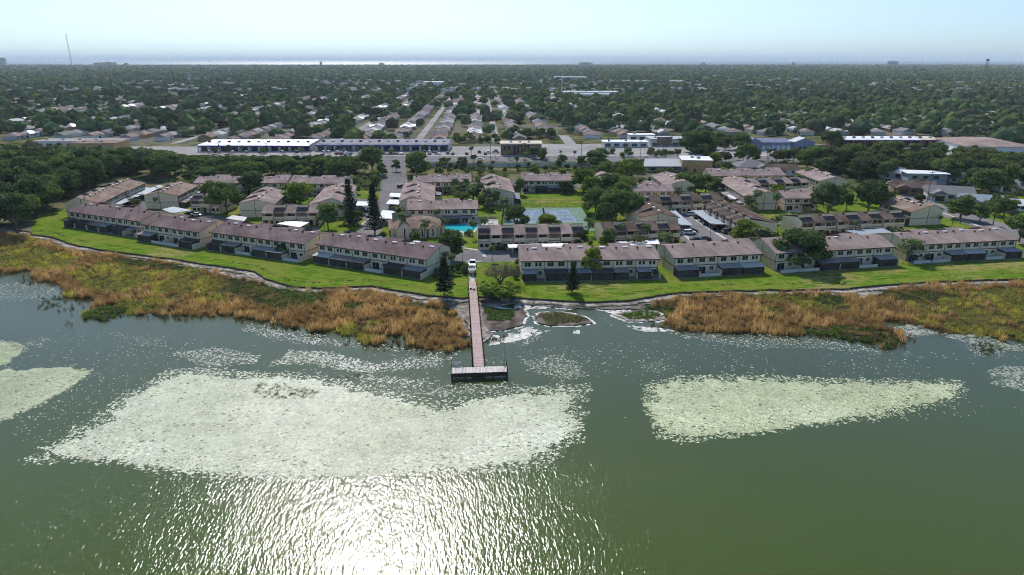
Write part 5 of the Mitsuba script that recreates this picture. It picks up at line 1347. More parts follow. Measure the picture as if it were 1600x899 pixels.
# planting between the buildings
FREE = pxpoly([(205, 345), (560, 375), (600, 390), (1060, 388), (1240, 390), (1420, 365), (1400, 310), (1290, 285), (900, 275), (640, 280), (560, 285), (330, 290), (240, 300)], 1.0)
FREE = FREE.difference(unary_union(FOOT).buffer(1.6)).difference(unary_union(roads + [court, pool_deck]).buffer(1.5)).difference(lawn_strip).difference(pxpoly([(812, 324), (905, 324), (905, 300), (815, 300)], 1.0))
got = []
for p in sample(FREE, 900, rt):
    if len(got) >= 130: break
    if all((p[0] - q[0]) ** 2 + (p[1] - q[1]) ** 2 > 30 for q in got) and all((p[0] - q[0]) ** 2 + (p[1] - q[1]) ** 2 > (0.6 * q[2] + 1.5) ** 2 for q in TREES): got.append(p)
for j, p in enumerate(got):
    if j % 3 == 0: tree('palm' if j % 2 else 'fanpalm', 0, 0, rt.uniform(5, 9), 'palm', 'garden palm among the townhouse rows', 'garden palms among the townhouses', world=(*p, 1.0))
    elif j % 3 == 1: tree('bush', 0, 0, rt.uniform(1.5, 3), ['mid', 'olive', 'dark'][j % 3 - 1], 'garden shrub among the townhouse rows', 'garden shrubs among the townhouses', world=(*p, 1.0))
    else: tree('round' if j % 2 else 'airy', 0, 0, rt.uniform(4, 7.5), ['mid', 'bright', 'olive', 'mid'][j % 4], 'small garden tree among the townhouse rows', 'garden trees among the townhouses', world=(*p, 1.0))
# hedges and shrubs at the foot of the lakeside row
for pts, n, lab, grp in (([(670, 437), (728, 432), (728, 418), (690, 420)], 16, 'shrub in the thicket left of the dock head', 'shrubs left of the dock head'), ([(806, 437), (815, 437), (813, 410), (807, 412)], 6, 'shrub at the left end wall of the row right of the dock', 'shrubs at the end wall right of the dock'),
                         ([(870, 437), (1025, 432), (1025, 430), (870, 434)], 16, 'low shrub at the back patios right of the dock', 'shrubs along the patios right of the dock'), ([(1065, 427), (1180, 420), (1180, 418), (1065, 424)], 10, 'low shrub at the back patios of the four-unit row', 'shrubs along the patios of the four-unit row'),
                         ([(1425, 408), (1470, 405), (1470, 402), (1425, 404)], 7, 'shrub at the back patios of the far right row', 'shrubs along the patios of the far right row'), ([(500, 402), (660, 428), (660, 425), (500, 398)], 8, 'shrub at the back patios left of the dock', 'shrubs along the patios left of the dock'),
                         ([(748, 392), (910, 388), (910, 386), (748, 389)], 14, 'low shrub at the front doors of the row by the pool', 'shrubs in front of the row by the pool'), ([(950, 386), (1062, 381), (1062, 379), (950, 383)], 10, 'low shrub at the front of the brown-roofed row', 'shrubs in front of the brown-roofed row'),
                         ([(1090, 388), (1185, 384), (1190, 390), (1100, 394)], 5, 'shrub between the parking lot and the four-unit row', 'shrubs below the parking lot'), ([(1255, 372), (1400, 366), (1400, 363), (1255, 369)], 9, 'low shrub at the front of the dark brown row', 'shrubs in front of the dark brown row'),
                         ([(1121, 330), (1185, 366), (1180, 368), (1118, 332)], 10, 'shrub along the row right of the parking lot', 'shrubs along the row right of the lot'), ([(600, 372), (612, 378), (604, 382), (592, 374)], 6, 'shrub at the left of the clubhouse', 'shrubs left of the clubhouse'),
                         ([(696, 367), (738, 367), (738, 369), (700, 370)], 7, 'clipped shrub in front of the pool', 'shrubs in front of the pool')):
    grove(pts, n, ['bush'], (1.1, 2.6), ['mid', 'dark', 'mid', 'olive'], lab, grp, 1.3)
print('individual trees', len(TREES))

# ================================================================== THE SUBURB
def house_parts(wx, wy, hip, seed):
    r = random.Random(seed)
    w, rf, wn = MB(), MB(), []
    w.box(-wx / 2, wx / 2, -wy / 2, wy / 2, -0.1, 2.9)
    e = 0.6; h = 1.1 + wy * 0.12
    o = [(-wx / 2 - e, -wy / 2 - e, 2.8), (wx / 2 + e, -wy / 2 - e, 2.8), (wx / 2 + e, wy / 2 + e, 2.8), (-wx / 2 - e, wy / 2 + e, 2.8)]
    ins = wy / 2 * 0.9 if hip else -e
    rf.add(o + [(-wx / 2 + ins, 0, 2.8 + h), (wx / 2 - ins, 0, 2.8 + h)], [[0, 1, 5, 4], [2, 3, 4, 5], [1, 2, 5, 5], [3, 0, 4, 4]])
    s = 1 if seed % 2 else -1                                  # a cross wing
    cx = s * wx * 0.27
    w.box(cx - 2.6, cx + 2.6, -wy / 2 - 2.4, -wy / 2 + 0.5, -0.1, 2.895)
    rf.add([(cx - 3.2, -wy / 2 - 3, 2.82), (cx + 3.2, -wy / 2 - 3, 2.82), (cx, -wy / 2 - 3, 4.2), (cx - 3.2, 0, 2.82), (cx + 3.2, 0, 2.82), (cx, 0, 4.2)], [[0, 2, 5, 3], [1, 4, 5, 2], [0, 1, 2, 2]])
    for k in range(3):
        x = -wx / 2 + (k + 0.5) * wx / 3
        if abs(x - cx) > 3: wn.append(MB().box(x - 0.9, x + 0.9, -wy / 2 - 0.05, -wy / 2 + 0.02, 1.0, 2.2))
    wn.append(MB().box(cx - 1.5, cx + 1.5, -wy / 2 - 2.45, -wy / 2 - 2.38, 0.3, 2.2))
    return mikit.ply(w.mesh()), mikit.ply(rf.mesh()), [mikit.ply(q.mesh()) for q in wn], (w.mesh(), rf.mesh())


HP = [house_parts(13, 9.5, True, 1), house_parts(15, 10, False, 2), house_parts(14, 11, True, 3), house_parts(12, 9, False, 4)]
ROOFS = ['m_metal_grey', 'm_roof_pink', 'm_roof_pink', 'm_roof_tan', 'm_roof_mid', 'm_shgrey', 'm_shgrey', 'm_shgrey', 'm_shgrey2', 'm_shgrey2', 'm_offwhite']
HOUSES = []
HLAB = {k: f'one-storey house with a {c} roof in the rows of houses beyond the plazas' for k, c in (('m_metal_grey', 'dull metal'), ('m_roof_pink', 'pinkish'), ('m_roof_tan', 'tan'), ('m_roof_mid', 'grey-brown'), ('m_shgrey', 'dark grey'), ('m_shgrey2', 'light grey'), ('m_offwhite', 'whitish'))}


def house(x, y, rz, v, roofm, wallm='m_offwhite', label=None, group='houses of the suburb beyond the plazas', s=1.0):
    label = label or HLAB[roofm]
    t = Thing('house', label, 'house', at(x, y, 1.0, rz, s), group)
    w, rf, wn, _ = HP[v]
    t.part('wall', w, wallm); t.part('roof', rf, roofm)
    for q in wn: t.part('window', q, 'm_glass')
    HOUSES.append((x, y))


for px, py, rz, v, rm, wmm, lab, s in ((1424, 301, -0.35, 1, 'm_roof_brown', 'm_brick', 'brown-roofed brick house beside the far right road', 1.15), (1480, 311, -0.35, 1, 'm_shgrey', 'm_offwhite', 'grey-roofed house right of the brown-roofed brick house', 1.2), (1530, 322, -0.35, 1, 'm_metal_blue', 'm_slate', 'blue-grey roofed house behind the roadside trees at far right', 1.0),
                                       (1580, 297, -0.3, 1, 'm_metal_blue', 'm_white', 'white house at the right edge behind the utility pole', 1.1), (1575, 327, -0.2, 3, 'm_metal_white', 'm_white', 'long pale mobile home at the right edge', 0.9), (1398, 278, -0.3, 0, 'm_metal_white', 'm_offwhite', 'house with a patched white roof behind the dark parked cars', 1.15), (1560, 278, -0.2, 3, 'm_metal_white', 'm_offwhite', 'small white-roofed house in the trees at far right', 0.8), (1500, 284, -0.3, 2, 'm_shgrey2', 'm_offwhite', 'grey house among the trees at far right', 0.9),
                                       (1172, 268, 0.0, 2, 'm_shgrey', 'm_offwhite', 'dark grey hipped house behind the long pink back row', 1.25), (1218, 272, 0.0, 1, 'm_roof_brown', 'm_offwhite', 'brown-roofed house behind the long pink back row, right end', 1.1)):
    p = P(px, py, 1.0); house(p[0], p[1], rz, v, rm, wmm, lab, None, s)
p = P(1441, 287, 1)
t = Thing('two_storey_house', 'pale blue two-storey house with a flat white roof at far right', 'house', at(p[0], p[1], 1.0, -0.15))
t.part('wall', MB().box(-9, 9, -5, 5, 0, 5.6), 'm_metal_blue'); t.part('roof', MB().box(-10, 10, -6, 6, 5.6, 5.95), 'm_metal_white')
for x in (-6, -1, 4): t.part('window', MB().box(x - 1.2, x + 1.2, -5.05, -4.98, 3.2, 4.6), 'm_glass')

SV = np.array([math.sin(-0.045), math.cos(-0.045)]); SL = np.array([SV[1], -SV[0]])
rh = random.Random(21)
cand = []
for k in range(-14, 17):
    s0 = k * 61.0 + 12
    for side in (-1, 1):
        tt = 535 + rh.uniform(0, 6)
        while tt < 2100:
            s = s0 + side * 17.5 + rh.uniform(-1, 1)
            q = SV * tt + SL * s
            nz = float(meshkit.noise(np.array([[q[0] * 0.006, q[1] * 0.006, 3]]))[0])
            ok = rh.random() < (0.97 if -260 < s < 150 and tt < 1150 else 0.85)
            if abs(q[0]) > 0.80 * q[1] + 30: ok = False
            if 60 < q[0] < 215 and 1150 < q[1] < 1290: ok = False
            if 20 < q[0] < 140 and q[1] < 560: ok = False
            if q[0] > 150 and q[1] < 575: ok = False
            if q[0] < -225 and q[1] < 545: ok = False
            if ok: cand.append((q[0], q[1], (-math.pi / 2 if side > 0 else math.pi / 2) + 0.045, rh.randrange(4), rh.choice(ROOFS)))
            tt += rh.uniform(17.5, 21.5)
cand.sort(key=lambda c: math.hypot(c[0], c[1]))
for c in cand[:285]:
    house(*c, wallm=rh.choice(['m_offwhite', 'm_creamroof', 'm_white', 'm_tan', 'm_shgrey2']))
rest = {'wall': MB()}
for c in cand[285:]:
    m = at(c[0], c[1], 1.0, c[2]); w, rf = HP[c[3]][3]
    rest['wall'].add(w[0] @ m[:3, :3].T + m[:3, 3], w[1]); rest.setdefault(c[4], MB()).add(rf[0] @ m[:3, :3].T + m[:3, 3], rf[1])
    HOUSES.append((c[0], c[1]))
far = Thing('distant_houses', 'many small pale houses scattered through the distant trees', 'houses', kind='stuff')
for k, mb in rest.items():
    scene[f'{far.key}__{len([q for q in scene if q.startswith(far.key)]):03d}'] = mikit.ply(mb.mesh(), 'm_offwhite' if k == 'wall' else k)
# paved residential streets
st_ = MB()
for k in range(-14, 17):
    a, b = SV * 532 + SL * (k * 61.0 + 12), SV * 2100 + SL * (k * 61.0 + 12)
    if k not in (-4, -2, -1, 0, 2): continue
    e = SL * 3.0
    st_.add([(*(a - e), 1.0), (*(a + e), 1.0), (*(b + e), 1.0), (*(b - e), 1.0)], [[0, 1, 2, 3]])
structure('residential_street', st_, 'm_pale')
# a few large pale roofs far out
rb_ = MB(); rw_ = MB()
for k in range(2600):
    y = 1300 + 5000 * rh.random() ** 1.6; x = rh.uniform(-0.78, 0.78) * y
    wx, wy, h = rh.uniform(9, 18) + (20 if k % 14 == 0 else 0), rh.uniform(9, 16), rh.uniform(6, 11.5)
    rb_.box(x, x + wx, y, y + wy, h - 0.5, h); rw_.box(x + 0.3, x + wx - 0.3, y + 0.3, y + wy - 0.3, 0, h - 0.52)
t = Thing('distant_roofs', 'pale flat roofs glinting among the far trees', 'buildings', kind='stuff')
scene[t.key + '__001'] = mikit.ply(rb_.mesh(), 'm_offwhite'); scene[t.key + '__002'] = mikit.ply(rw_.mesh(), 'm_offwhite')

# ------------------------------------------------------------------ the sea of trees
def crown_template(seed, sub, cards):
    r = np.random.default_rng(seed)
    ic = trimesh.creation.icosphere(sub, 1.0); v = np.array(ic.vertices)
    v = v * (0.72 + 0.55 * meshkit.noise(v * 1.9 + seed * 7)[:, None]) + r.normal(size=v.shape) * 0.05
    v[:, 2] = np.where(v[:, 2] < -0.35, -0.35, v[:, 2])
    fc = np.array(ic.faces); mb = MB().add(v, fc[(np.array(ic.vertices)[fc][:, :, 2].mean(1) > -0.45)])
    if cards:
        d = r.normal(size=(cards, 3)); d[:, 2] = np.abs(d[:, 2]) - 0.15; d /= np.linalg.norm(d, axis=1, keepdims=True)
        a, f = leaf_tris(d * r.uniform(0.72, 1.08, (cards, 1)), 0.20, r, d, 0.8); mb.add(a, f)
    return mb.mesh()


def forest(name, label, pos, rad, hgt, templates, cols, seed):
    r = np.random.default_rng(seed); vs, fs, cs, n = [], [], [], 0
    which = r.integers(len(templates), size=len(pos))
    for k, (tv, tf) in enumerate(templates):
        i = np.nonzero(which == k)[0]
        if not len(i): continue
        a = r.uniform(0, 6.283, len(i)); ca, sa = np.cos(a), np.sin(a)
        R = np.zeros((len(i), 3, 3)); R[:, 0, 0] = ca; R[:, 0, 1] = -sa; R[:, 1, 0] = sa; R[:, 1, 1] = ca; R[:, 2, 2] = 1
        sc = np.stack([rad[i], rad[i], hgt[i] * 0.55], 1)
        v = np.einsum('kij,knj->kni', R, tv[None] * sc[:, None]) + np.column_stack([pos[i], hgt[i] * 0.48])[:, None]
        vs.append(v.reshape(-1, 3)); fs.append((tf[None] + (np.arange(len(i)) * len(tv))[:, None, None]).reshape(-1, 3) + n); n += v.shape[0] * v.shape[1]
        cs.append(np.clip(np.repeat(cols[i], len(tv), 0) * r.uniform(0.5, 1.5, (len(i) * len(tv), 1)), 0, 1))
    t = Thing(name, label, 'trees', kind='stuff')
    scene[t.key] = mikit.ply((np.vstack(vs), np.vstack(fs)), 'm_vcol', color=np.vstack(cs))


rf_ = np.random.default_rng(77)
HG = {}
for x, y in HOUSES: HG.setdefault((int(x // 12), int(y // 12)), []).append((x, y))


def tree_cols(pos, r):
    a = meshkit.fbm(np.column_stack([pos * 0.004, np.zeros(len(pos))]), 3, 5)[:, None]; u = r.uniform(size=(len(pos), 1))
    c = np.array([0.068, 0.097, 0.044]) * (0.65 + 0.75 * u) + np.array([0.028, 0.034, -0.004]) * np.clip((a - 0.42) * 3, 0, 1)
    br = r.uniform(size=len(pos)) < 0.07; c[br] = np.array([0.10, 0.135, 0.035]) * (0.7 + 0.5 * u[br])
    ol = r.uniform(size=len(pos)) < 0.08; c[ol] = np.array([0.085, 0.082, 0.045]) * (0.7 + 0.5 * u[ol])
    return c


def wedge(n, y0, y1, k=0.80):
    y = np.sqrt(rf_.uniform(y0 * y0, y1 * y1, n)); return np.column_stack([rf_.uniform(-1, 1, n) * (k * y + 25), y])


def keep(pos):
    s = pos @ SL; tt = pos @ SV
    row = ((s - 12 + 30.5) % 61.0) - 30.5
    core = (s > -265) & (s < 150) & (tt < 1180)
    dens = np.where(core, 0.27, np.where(tt < 1000, 0.33, np.where(tt < 1500, 0.55, np.where(tt < 2600, 0.62, 0.76))))
    dens = np.where((pos[:, 0] > 150) & (tt > 575), np.where(tt < 800, 0.62, 0.9), dens)
    nz = meshkit.fbm(np.column_stack([pos * 0.011, np.full(len(pos), 2.0)]), 3, 8)
    ok = rf_.uniform(size=len(pos)) < np.clip(dens + (nz - 0.5) * 1.1, 0.03, 1)
    kk = np.round((s - 12) / 61.0)
    ok &= ~((np.abs(row) < np.where(kk == -1, 7.0, np.where(np.isin(kk, (-4, -2, 0, 2)), 3.0, 0.0))) & (tt < 1400))
    x, y = pos[:, 0], pos[:, 1]
    ok &= ~((x > 60) & (x < 200) & (y > 1150) & (y < 1268)) & ~((x > 20) & (x < 140) & (y < 560)) & ~((x > 150) & (x < 330) & (y < 570) & (y > 455)) & ~((x < 10) & (x > -345) & (y < 524))
    for i in np.nonzero(ok)[0]:
        gx, gy = int(x[i] // 12), int(y[i] // 12)
        for a in (-1, 0, 1):
            for b in (-1, 0, 1):
                for hx, hy in HG.get((gx + a, gy + b), ()):
                    if (hx - x[i]) ** 2 + (hy - y[i]) ** 2 < 64: ok[i] = False
    return pos[ok]


TA = [crown_template(s, 1, 28) for s in range(6)]; TB = [crown_template(s + 20, 1, 0) for s in range(5)]; TC = [crown_template(s + 40, 0, 0) for s in range(5)]
for nm, lb, n, y0, y1, r0, r1, h0, h1, tp in (('suburb_trees', 'leafy trees scattered between the houses beyond the plazas', 15500, 505, 1500, 3.6, 8.5, 7, 14, TA),
                                             ('distant_trees', 'dense tree canopy covering the middle distance', 27000, 1480, 3400, 4.6, 10, 8, 15, TB),
                                             ('horizon_trees', 'dark blue-green tree canopy running to the horizon', 19000, 3350, 7250, 9, 20, 10, 17, TC)):
    pos = keep(wedge(n, y0, y1))
    rad = rf_.uniform(r0, r1, len(pos)); hg = np.clip(rad * rf_.uniform(0.95, 2.1, len(pos)), h0, h1) * rf_.uniform(0.85, 1.1, len(pos))
    print(nm, len(pos)); forest(nm, lb, pos, rad, hg, tp, tree_cols(pos, rf_), n)
# the sides just beyond the frame between the complex and the suburb
side = np.vstack([np.column_stack([rf_.uniform(-420, -235, 260), rf_.uniform(330, 470, 260)]), np.column_stack([rf_.uniform(330, 520, 300), rf_.uniform(300, 425, 300)])])
side = side[~((side[:, 1] > 420) & (side[:, 1] < 470))]
rad = rf_.uniform(4, 8.5, len(side)); forest('roadside_trees', 'wood at both sides of the main street', side, rad, rad * 1.6, TA, tree_cols(side, rf_), 3)

# ------------------------------------------------------------------ the marsh
def px_arr(p, z=0.8):
    q = np.column_stack([p, np.full(len(p), z)]); y, zz = q[:, 1], q[:, 2] - CAMH; w = y * cp - zz * sp
    return np.column_stack([800 + F * q[:, 0] / w, 449.5 - F * (y * sp + zz * cp) / w])


GREEN_Z = [[(340, 428), (420, 443), (505, 457), (515, 472), (430, 480), (352, 455)], [(128, 488), (160, 474), (200, 478), (195, 492), (165, 502), (132, 496)], [(655, 474), (700, 479), (716, 484), (690, 490), (650, 482)], [(150, 398), (290, 414), (285, 424), (200, 414)],
           [(1250, 512), (1330, 505), (1408, 522), (1408, 534), (1385, 543), (1325, 533), (1255, 520)], [(1280, 458), (1325, 463), (1310, 478), (1270, 470)], [(1380, 452), (1450, 452), (1500, 462), (1440, 468), (1370, 462)], [(1007, 478), (1050, 476), (1050, 487), (1030, 492)]]
YEL_Z = [[(100, 425), (160, 405), (290, 420), (300, 432), (230, 440), (200, 455), (130, 452)], [(230, 442), (310, 425), (360, 440), (350, 470), (250, 472)], [(-100, 370), (60, 385), (130, 400), (100, 420), (0, 418), (-100, 420)], [(1400, 470), (1480, 455), (1620, 448), (1640, 540), (1540, 505), (1440, 492)], [(1200, 458), (1300, 466), (1340, 485), (1240, 480)]]
GREEN_Z = unary_union([wobble(pxpoly(q, 0.8), 1.5, 3, 30 + i) for i, q in enumerate(GREEN_Z)]); YEL_Z = unary_union([wobble(pxpoly(q, 0.8), 2.0, 3, 40 + i) for i, q in enumerate(YEL_Z)])


def reeds(pos, hgt, blades, width, cols, spread, rng):
    n = len(pos); a = rng.uniform(0, 6.283, (n, blades)); q = np.sqrt(rng.uniform(0, 1, (n, blades)))
    bx = pos[:, None, 0] + spread[:, None] * q * np.cos(a) * 0.75; by = pos[:, None, 1] + spread[:, None] * q * np.sin(a) * 0.75
    L = hgt[:, None] * rng.uniform(0.65, 1.1, (n, blades)) * (1 - 0.62 * q * q)
    tx = bx + np.cos(a) * q * spread[:, None] * rng.uniform(0.2, 0.9, (n, blades)); ty = by + np.sin(a) * q * spread[:, None] * rng.uniform(0.2, 0.9, (n, blades))
    w = width * rng.uniform(0.6, 1.3, (n, blades)); b = rng.uniform(0, 6.283, (n, blades)); wx, wy = np.cos(b) * w, np.sin(b) * w
    z0 = np.full((n, blades), 0.05)
    v = np.stack([np.stack([bx - wx, by - wy, z0], -1), np.stack([bx + wx, by + wy, z0], -1), np.stack([tx, ty, z0 + L], -1)], 2).reshape(-1, 3)
    i = np.arange(n * blades)[:, None] * 3
    c = np.repeat(cols, blades, 0) * rng.uniform(0.7, 1.3, (n * blades, 1))
    return v, i + [0, 1, 2], np.repeat(np.clip(c, 0, 1), 3, 0)


rm_ = np.random.default_rng(55)
for poly, side_lab, nseed in ((marsh_l, 'left', 1), (marsh_r, 'right', 2)):
    view = poly.intersection(sbox(-240, 100, 240, 300)).buffer(0.3)
    pos = sample(view, int(view.area * 0.72), rm_)
    g, yl = inside(GREEN_Z, pos), inside(YEL_Z, pos)
    nz = meshkit.fbm(np.column_stack([pos * 0.06, np.full(len(pos), nseed)]), 3, 4); n2 = meshkit.fbm(np.column_stack([pos * 0.22, np.full(len(pos), nseed)]), 2, 9)
    kind = np.where(g & (nz > 0.30), 2, np.where(yl & (nz < 0.66), 1, np.where(nz > 0.69, 1, np.where(nz < 0.27, 2, 0))))
    base = np.array([[0.58, 0.395, 0.155], [0.48, 0.43, 0.085], [0.140, 0.205, 0.048]])
    alt = np.array([[0.34, 0.215, 0.085], [0.27, 0.29, 0.065], [0.090, 0.130, 0.038]])
    for k, (nm, lb, cat, h, bl, wd) in enumerate((('cattail_reeds', f'brown-orange reeds filling the {side_lab} marsh towards the water', 'reeds', 2.1, 50, 0.062), ('marsh_grass', f'yellow-green tall grass in the {side_lab} marsh', 'grass', 1.35, 42, 0.062), ('marsh_plants', f'dark green leafy plants in patches of the {side_lab} marsh', 'plants', 1.15, 28, 0.12))):
        i = np.nonzero(kind == k)[0]
        if not len(i): continue
        mixv = np.clip((n2[i, None] - 0.3) * 2.2, 0, 1)
        col = base[k] * mixv + alt[k] * (1 - mixv)
        v, f, c = reeds(pos[i], h * (0.62 + 0.75 * n2[i]), bl, wd, col * rm_.uniform(0.6, 1.3, (len(i), 1)), 0.6 + 0.6 * rm_.uniform(size=len(i)) ** 2, rm_)
        t = Thing(nm, lb, cat, kind='stuff'); scene[t.key] = mikit.ply((v, f), 'm_reed', color=c)
tz = unary_union([lawn_poly.buffer(0.7).difference(lawn_poly.buffer(-0.35)).intersection(sbox(-230, 120, 240, 262)), upper.buffer(0.8).difference(upper.buffer(-0.3))]).difference(unary_union(isl))
pos = sample(tz, 2600, rm_); pos = pos[meshkit.fbm(np.column_stack([pos * 0.12, pos[:, :1] * 0]), 3, 12) > 0.47]
v, f, c = reeds(pos, rm_.uniform(0.15, 0.55, len(pos)), 12, 0.05, np.array([0.11, 0.14, 0.04]) * rm_.uniform(0.6, 1.5, (len(pos), 1)), np.full(len(pos), 0.45), rm_)
v[:, 2] += np.where(np.repeat(inside(lawn_poly, pos), 36), 0.93, 0.45)
t = Thing('edge_grass', 'ragged grass tufts along the sandy shore path', 'grass', kind='stuff'); scene[t.key] = mikit.ply((v, f), 'm_reed', color=c)
# sparse stalks standing in the water, and green cover on the islands
edge = unary_union([marsh_l.buffer(3.2).difference(marsh_l), marsh_r.buffer(2.2).difference(marsh_r)]).difference(shelf.buffer(0.1)).intersection(sbox(-200, 100, 200, 250))
pos = sample(edge, 900, rm_); pos = pos[meshkit.fbm(np.column_stack([pos * 0.15, pos[:, :1] * 0]), 2, 3) > 0.5]
sp2 = np.vstack([P(x, y, 0)[:2] + rm_.normal(size=2) * 0.8 for x, y in [(107, 508)] * 3 + [(98, 487)] * 4 + [(112, 482)] * 5 + [(120, 478)] * 3 + [(240, 492)] * 4 + [(538, 590)] * 2 + [(551, 588)] * 3 + [(601, 547)] * 3 + [(1240, 525)] * 6 + [(1055, 515)] * 5])
pos = np.vstack([pos, sp2]); v, f, c = reeds(pos, rm_.uniform(0.6, 1.6, len(pos)), 9, 0.05, np.tile([0.12, 0.085, 0.04], (len(pos), 1)), np.full(len(pos), 0.35), rm_)
t = Thing('water_stalks', 'dark sparse reed stalks standing in the water off the marsh edge', 'reeds', kind='stuff'); scene[t.key] = mikit.ply((v, f), 'm_reed', color=c)
for i, (pts, lab, col, dn) in enumerate((([(757, 481), (785, 484), (806, 486), (800, 497), (785, 503), (762, 500)], 'green plants on the mud island beside the dock', [0.10, 0.165, 0.04], 6.0), ([(848, 490), (870, 489), (895, 492), (915, 498), (905, 504), (865, 506), (848, 500)], 'yellow-green plants on the middle mud island', [0.17, 0.175, 0.065], 5.0),
                                         ([(970, 492), (1000, 486), (1030, 491), (1022, 499), (985, 499)], 'bright green plants on the right-hand sandbank', [0.11, 0.185, 0.035], 6.0), ([(757, 533), (766, 526), (775, 528), (785, 524), (790, 530), (770, 534)], 'green tufts in the shallow water right of the dock', [0.08, 0.12, 0.035], 2.5),
                                         ([(1520, 537), (1545, 532), (1562, 545), (1545, 556), (1520, 550)], 'pale green weed bed in the water at far right', [0.11, 0.135, 0.045], 1.2), ([(60, 462), (100, 455), (110, 480), (60, 485)], 'scattered weeds in the water off the left marsh', [0.10, 0.11, 0.05], 0.35),
                                         ([(400, 600), (440, 598), (500, 608), (490, 618), (430, 622), (395, 615)], 'sparse green weeds growing through the large lily mat', [0.16, 0.20, 0.085], 1.6))):
    pg = wobble(pxpoly(pts, 0.25), 0.5, 1.0, 60 + i); pos = sample(pg, max(12, int(pg.area * dn)), rm_)
    v, f, c = reeds(pos, rm_.uniform(0.35, 0.95, len(pos)), 12, 0.07, np.tile(col, (len(pos), 1)) * rm_.uniform(0.7, 1.3, (len(pos), 1)), np.full(len(pos), 0.4), rm_)
    v[:, 2] += 0.15 if i < 3 else 0.0
    if 'large lily mat' in lab: v[:, 2] = 0.02 + 0.45 * v[:, 2]
    t = Thing('island_plants', lab, 'plants', kind='stuff'); scene[t.key] = mikit.ply((v, f), 'm_reed', color=c)

# ------------------------------------------------------------------ lily pads, algae and foam on the water
def pads(name, label, items, seed, cat='lily pads', tint=(1, 1, 1), film=()):
    """items: (polygon in survey pixels, pads per square metre, radius range, noise scale, threshold, edge softness in metres)"""
    r = np.random.default_rng(seed); vs, fs, cs, n = [], [], [], 0
    for j, (pts, dens, r0, r1, ns, th, soft) in enumerate(items):
        pg = pxpoly(pts, 0.02); big = pg.buffer(soft)
        pos = sample(big, int(big.area * dens * 1.45), r)
        d = shapely.distance(shapely.points(pos), pg.exterior) * np.where(inside(pg, pos), 1, -1)
        nz = 0.55 * meshkit.fbm(np.column_stack([pos * ns * [1, 1.6], np.full(len(pos), j + seed * 3.0)]), 4, seed) + 0.45 * meshkit.fbm(np.column_stack([pos * [1.3, 1.5], np.full(len(pos), j + seed * 5.0)]), 2, seed + 9)
        w = np.clip((d + soft) / (2.4 * soft), 0, 1)
        pos = pos[(nz + 0.8 * (w - 0.5) > th) & (r.uniform(size=len(pos)) < 0.35 + 0.65 * w)]
        m = len(pos); k = 5; a = (np.arange(k) / k * 6.283)[None] + r.uniform(0, 6.283, (m, 1)); rad = (r0 * 0.5 + (r1 * 0.82 - r0 * 0.5) * r.uniform(size=(m, 1)) ** 2.4) * r.uniform(0.75, 1.2, (m, k))
        tilt = r.normal(size=(m, 2)) * 0.05; x, y = np.cos(a) * rad, np.sin(a) * rad * 0.85
        z = 0.02 + 0.012 * r.uniform(size=(m, 1)) + np.abs(x * tilt[:, :1] + y * tilt[:, 1:])
        v = np.stack([pos[:, :1] + x, pos[:, 1:] + y, z], -1).reshape(-1, 3); i = np.arange(m)[:, None] * k + n
        vs.append(v); fs.append(np.vstack([i + [0, b, b + 1] for b in range(1, k - 1)])); n += m * k
        g = meshkit.fbm(np.column_stack([pos * 0.09, np.full(m, 7.0)]), 2, 2)[:, None]
        c = np.array(tint) * (np.array([0.30, 0.33, 0.235]) * (1 - g) + np.array([0.45, 0.47, 0.385]) * g) * r.uniform(0.72, 1.2, (m, 1))
        dk = r.uniform(size=m) < 0.07; c[dk] = [0.10, 0.13, 0.05]
        cs.append(np.clip(np.repeat(c, k, 0) * (1.12 if film and j == 1 else 1.0), 0, 1))
    if film:
        for j, hole in film:
            pts, soft = items[j][0], items[j][6]
            pg = pxpoly(pts, 0.02, 1.6, 1.5, seed); big = pg.buffer(soft * 0.6); x0, y0, x1, y1 = big.bounds; g = 0.36
            nx, ny = int((x1 - x0) / g) + 2, int((y1 - y0) / g) + 2
            X, Y = np.meshgrid(np.arange(nx), np.arange(ny)); q = np.column_stack([x0 + X.ravel() * g, y0 + Y.ravel() * g]) + r.uniform(-0.13, 0.13, (nx * ny, 2))
            d = shapely.distance(shapely.points(q), pg.exterior) * np.where(inside(pg, q), 1, -1)
            w = np.clip((d + soft * 0.6) / (3.6 * soft), 0, 1)
            nz = 0.5 * meshkit.fbm(np.column_stack([q * 0.14 * [1, 1.6], np.full(len(q), j + seed * 3.0)]), 4, seed) + 0.5 * meshkit.fbm(np.column_stack([q * [1.0, 1.35], np.full(len(q), j + seed * 5.0)]), 3, seed + 9)
            f_ = nz + 0.8 * (w - 0.5) - items[j][5] - hole
            idx = (Y[:-1, :-1] * nx + X[:-1, :-1]).ravel(); quad = np.column_stack([idx, idx + 1, idx + nx + 1, idx + nx])
            quad = quad[(f_[quad].mean(1) > 0) & (d[quad].min(1) > -soft)]
            vs.append(np.column_stack([q, np.full(len(q), 0.012 + 0.001 * j)])); fs.append(np.vstack([quad[:, [0, 1, 2]], quad[:, [0, 2, 3]]]) + n); n += len(q)
            gg = meshkit.fbm(np.column_stack([q * 0.09, np.full(len(q), 7.0)]), 2, 2)[:, None]; ff = meshkit.fbm(np.column_stack([q * 0.5, np.full(len(q), 1.0)]), 2, 4)[:, None]
            cs.append(np.clip(np.array(tint) * (np.array([0.27, 0.31, 0.20]) * (1 - gg) + np.array([0.40, 0.43, 0.33]) * gg) * (0.6 + 0.7 * ff) * r.uniform(0.75, 1.2, (len(q), 1)), 0, 1))
    t = Thing(name, label, cat, kind='stuff'); scene[t.key] = mikit.ply((np.vstack(vs), np.vstack(fs)), 'm_pad', color=np.vstack(cs))


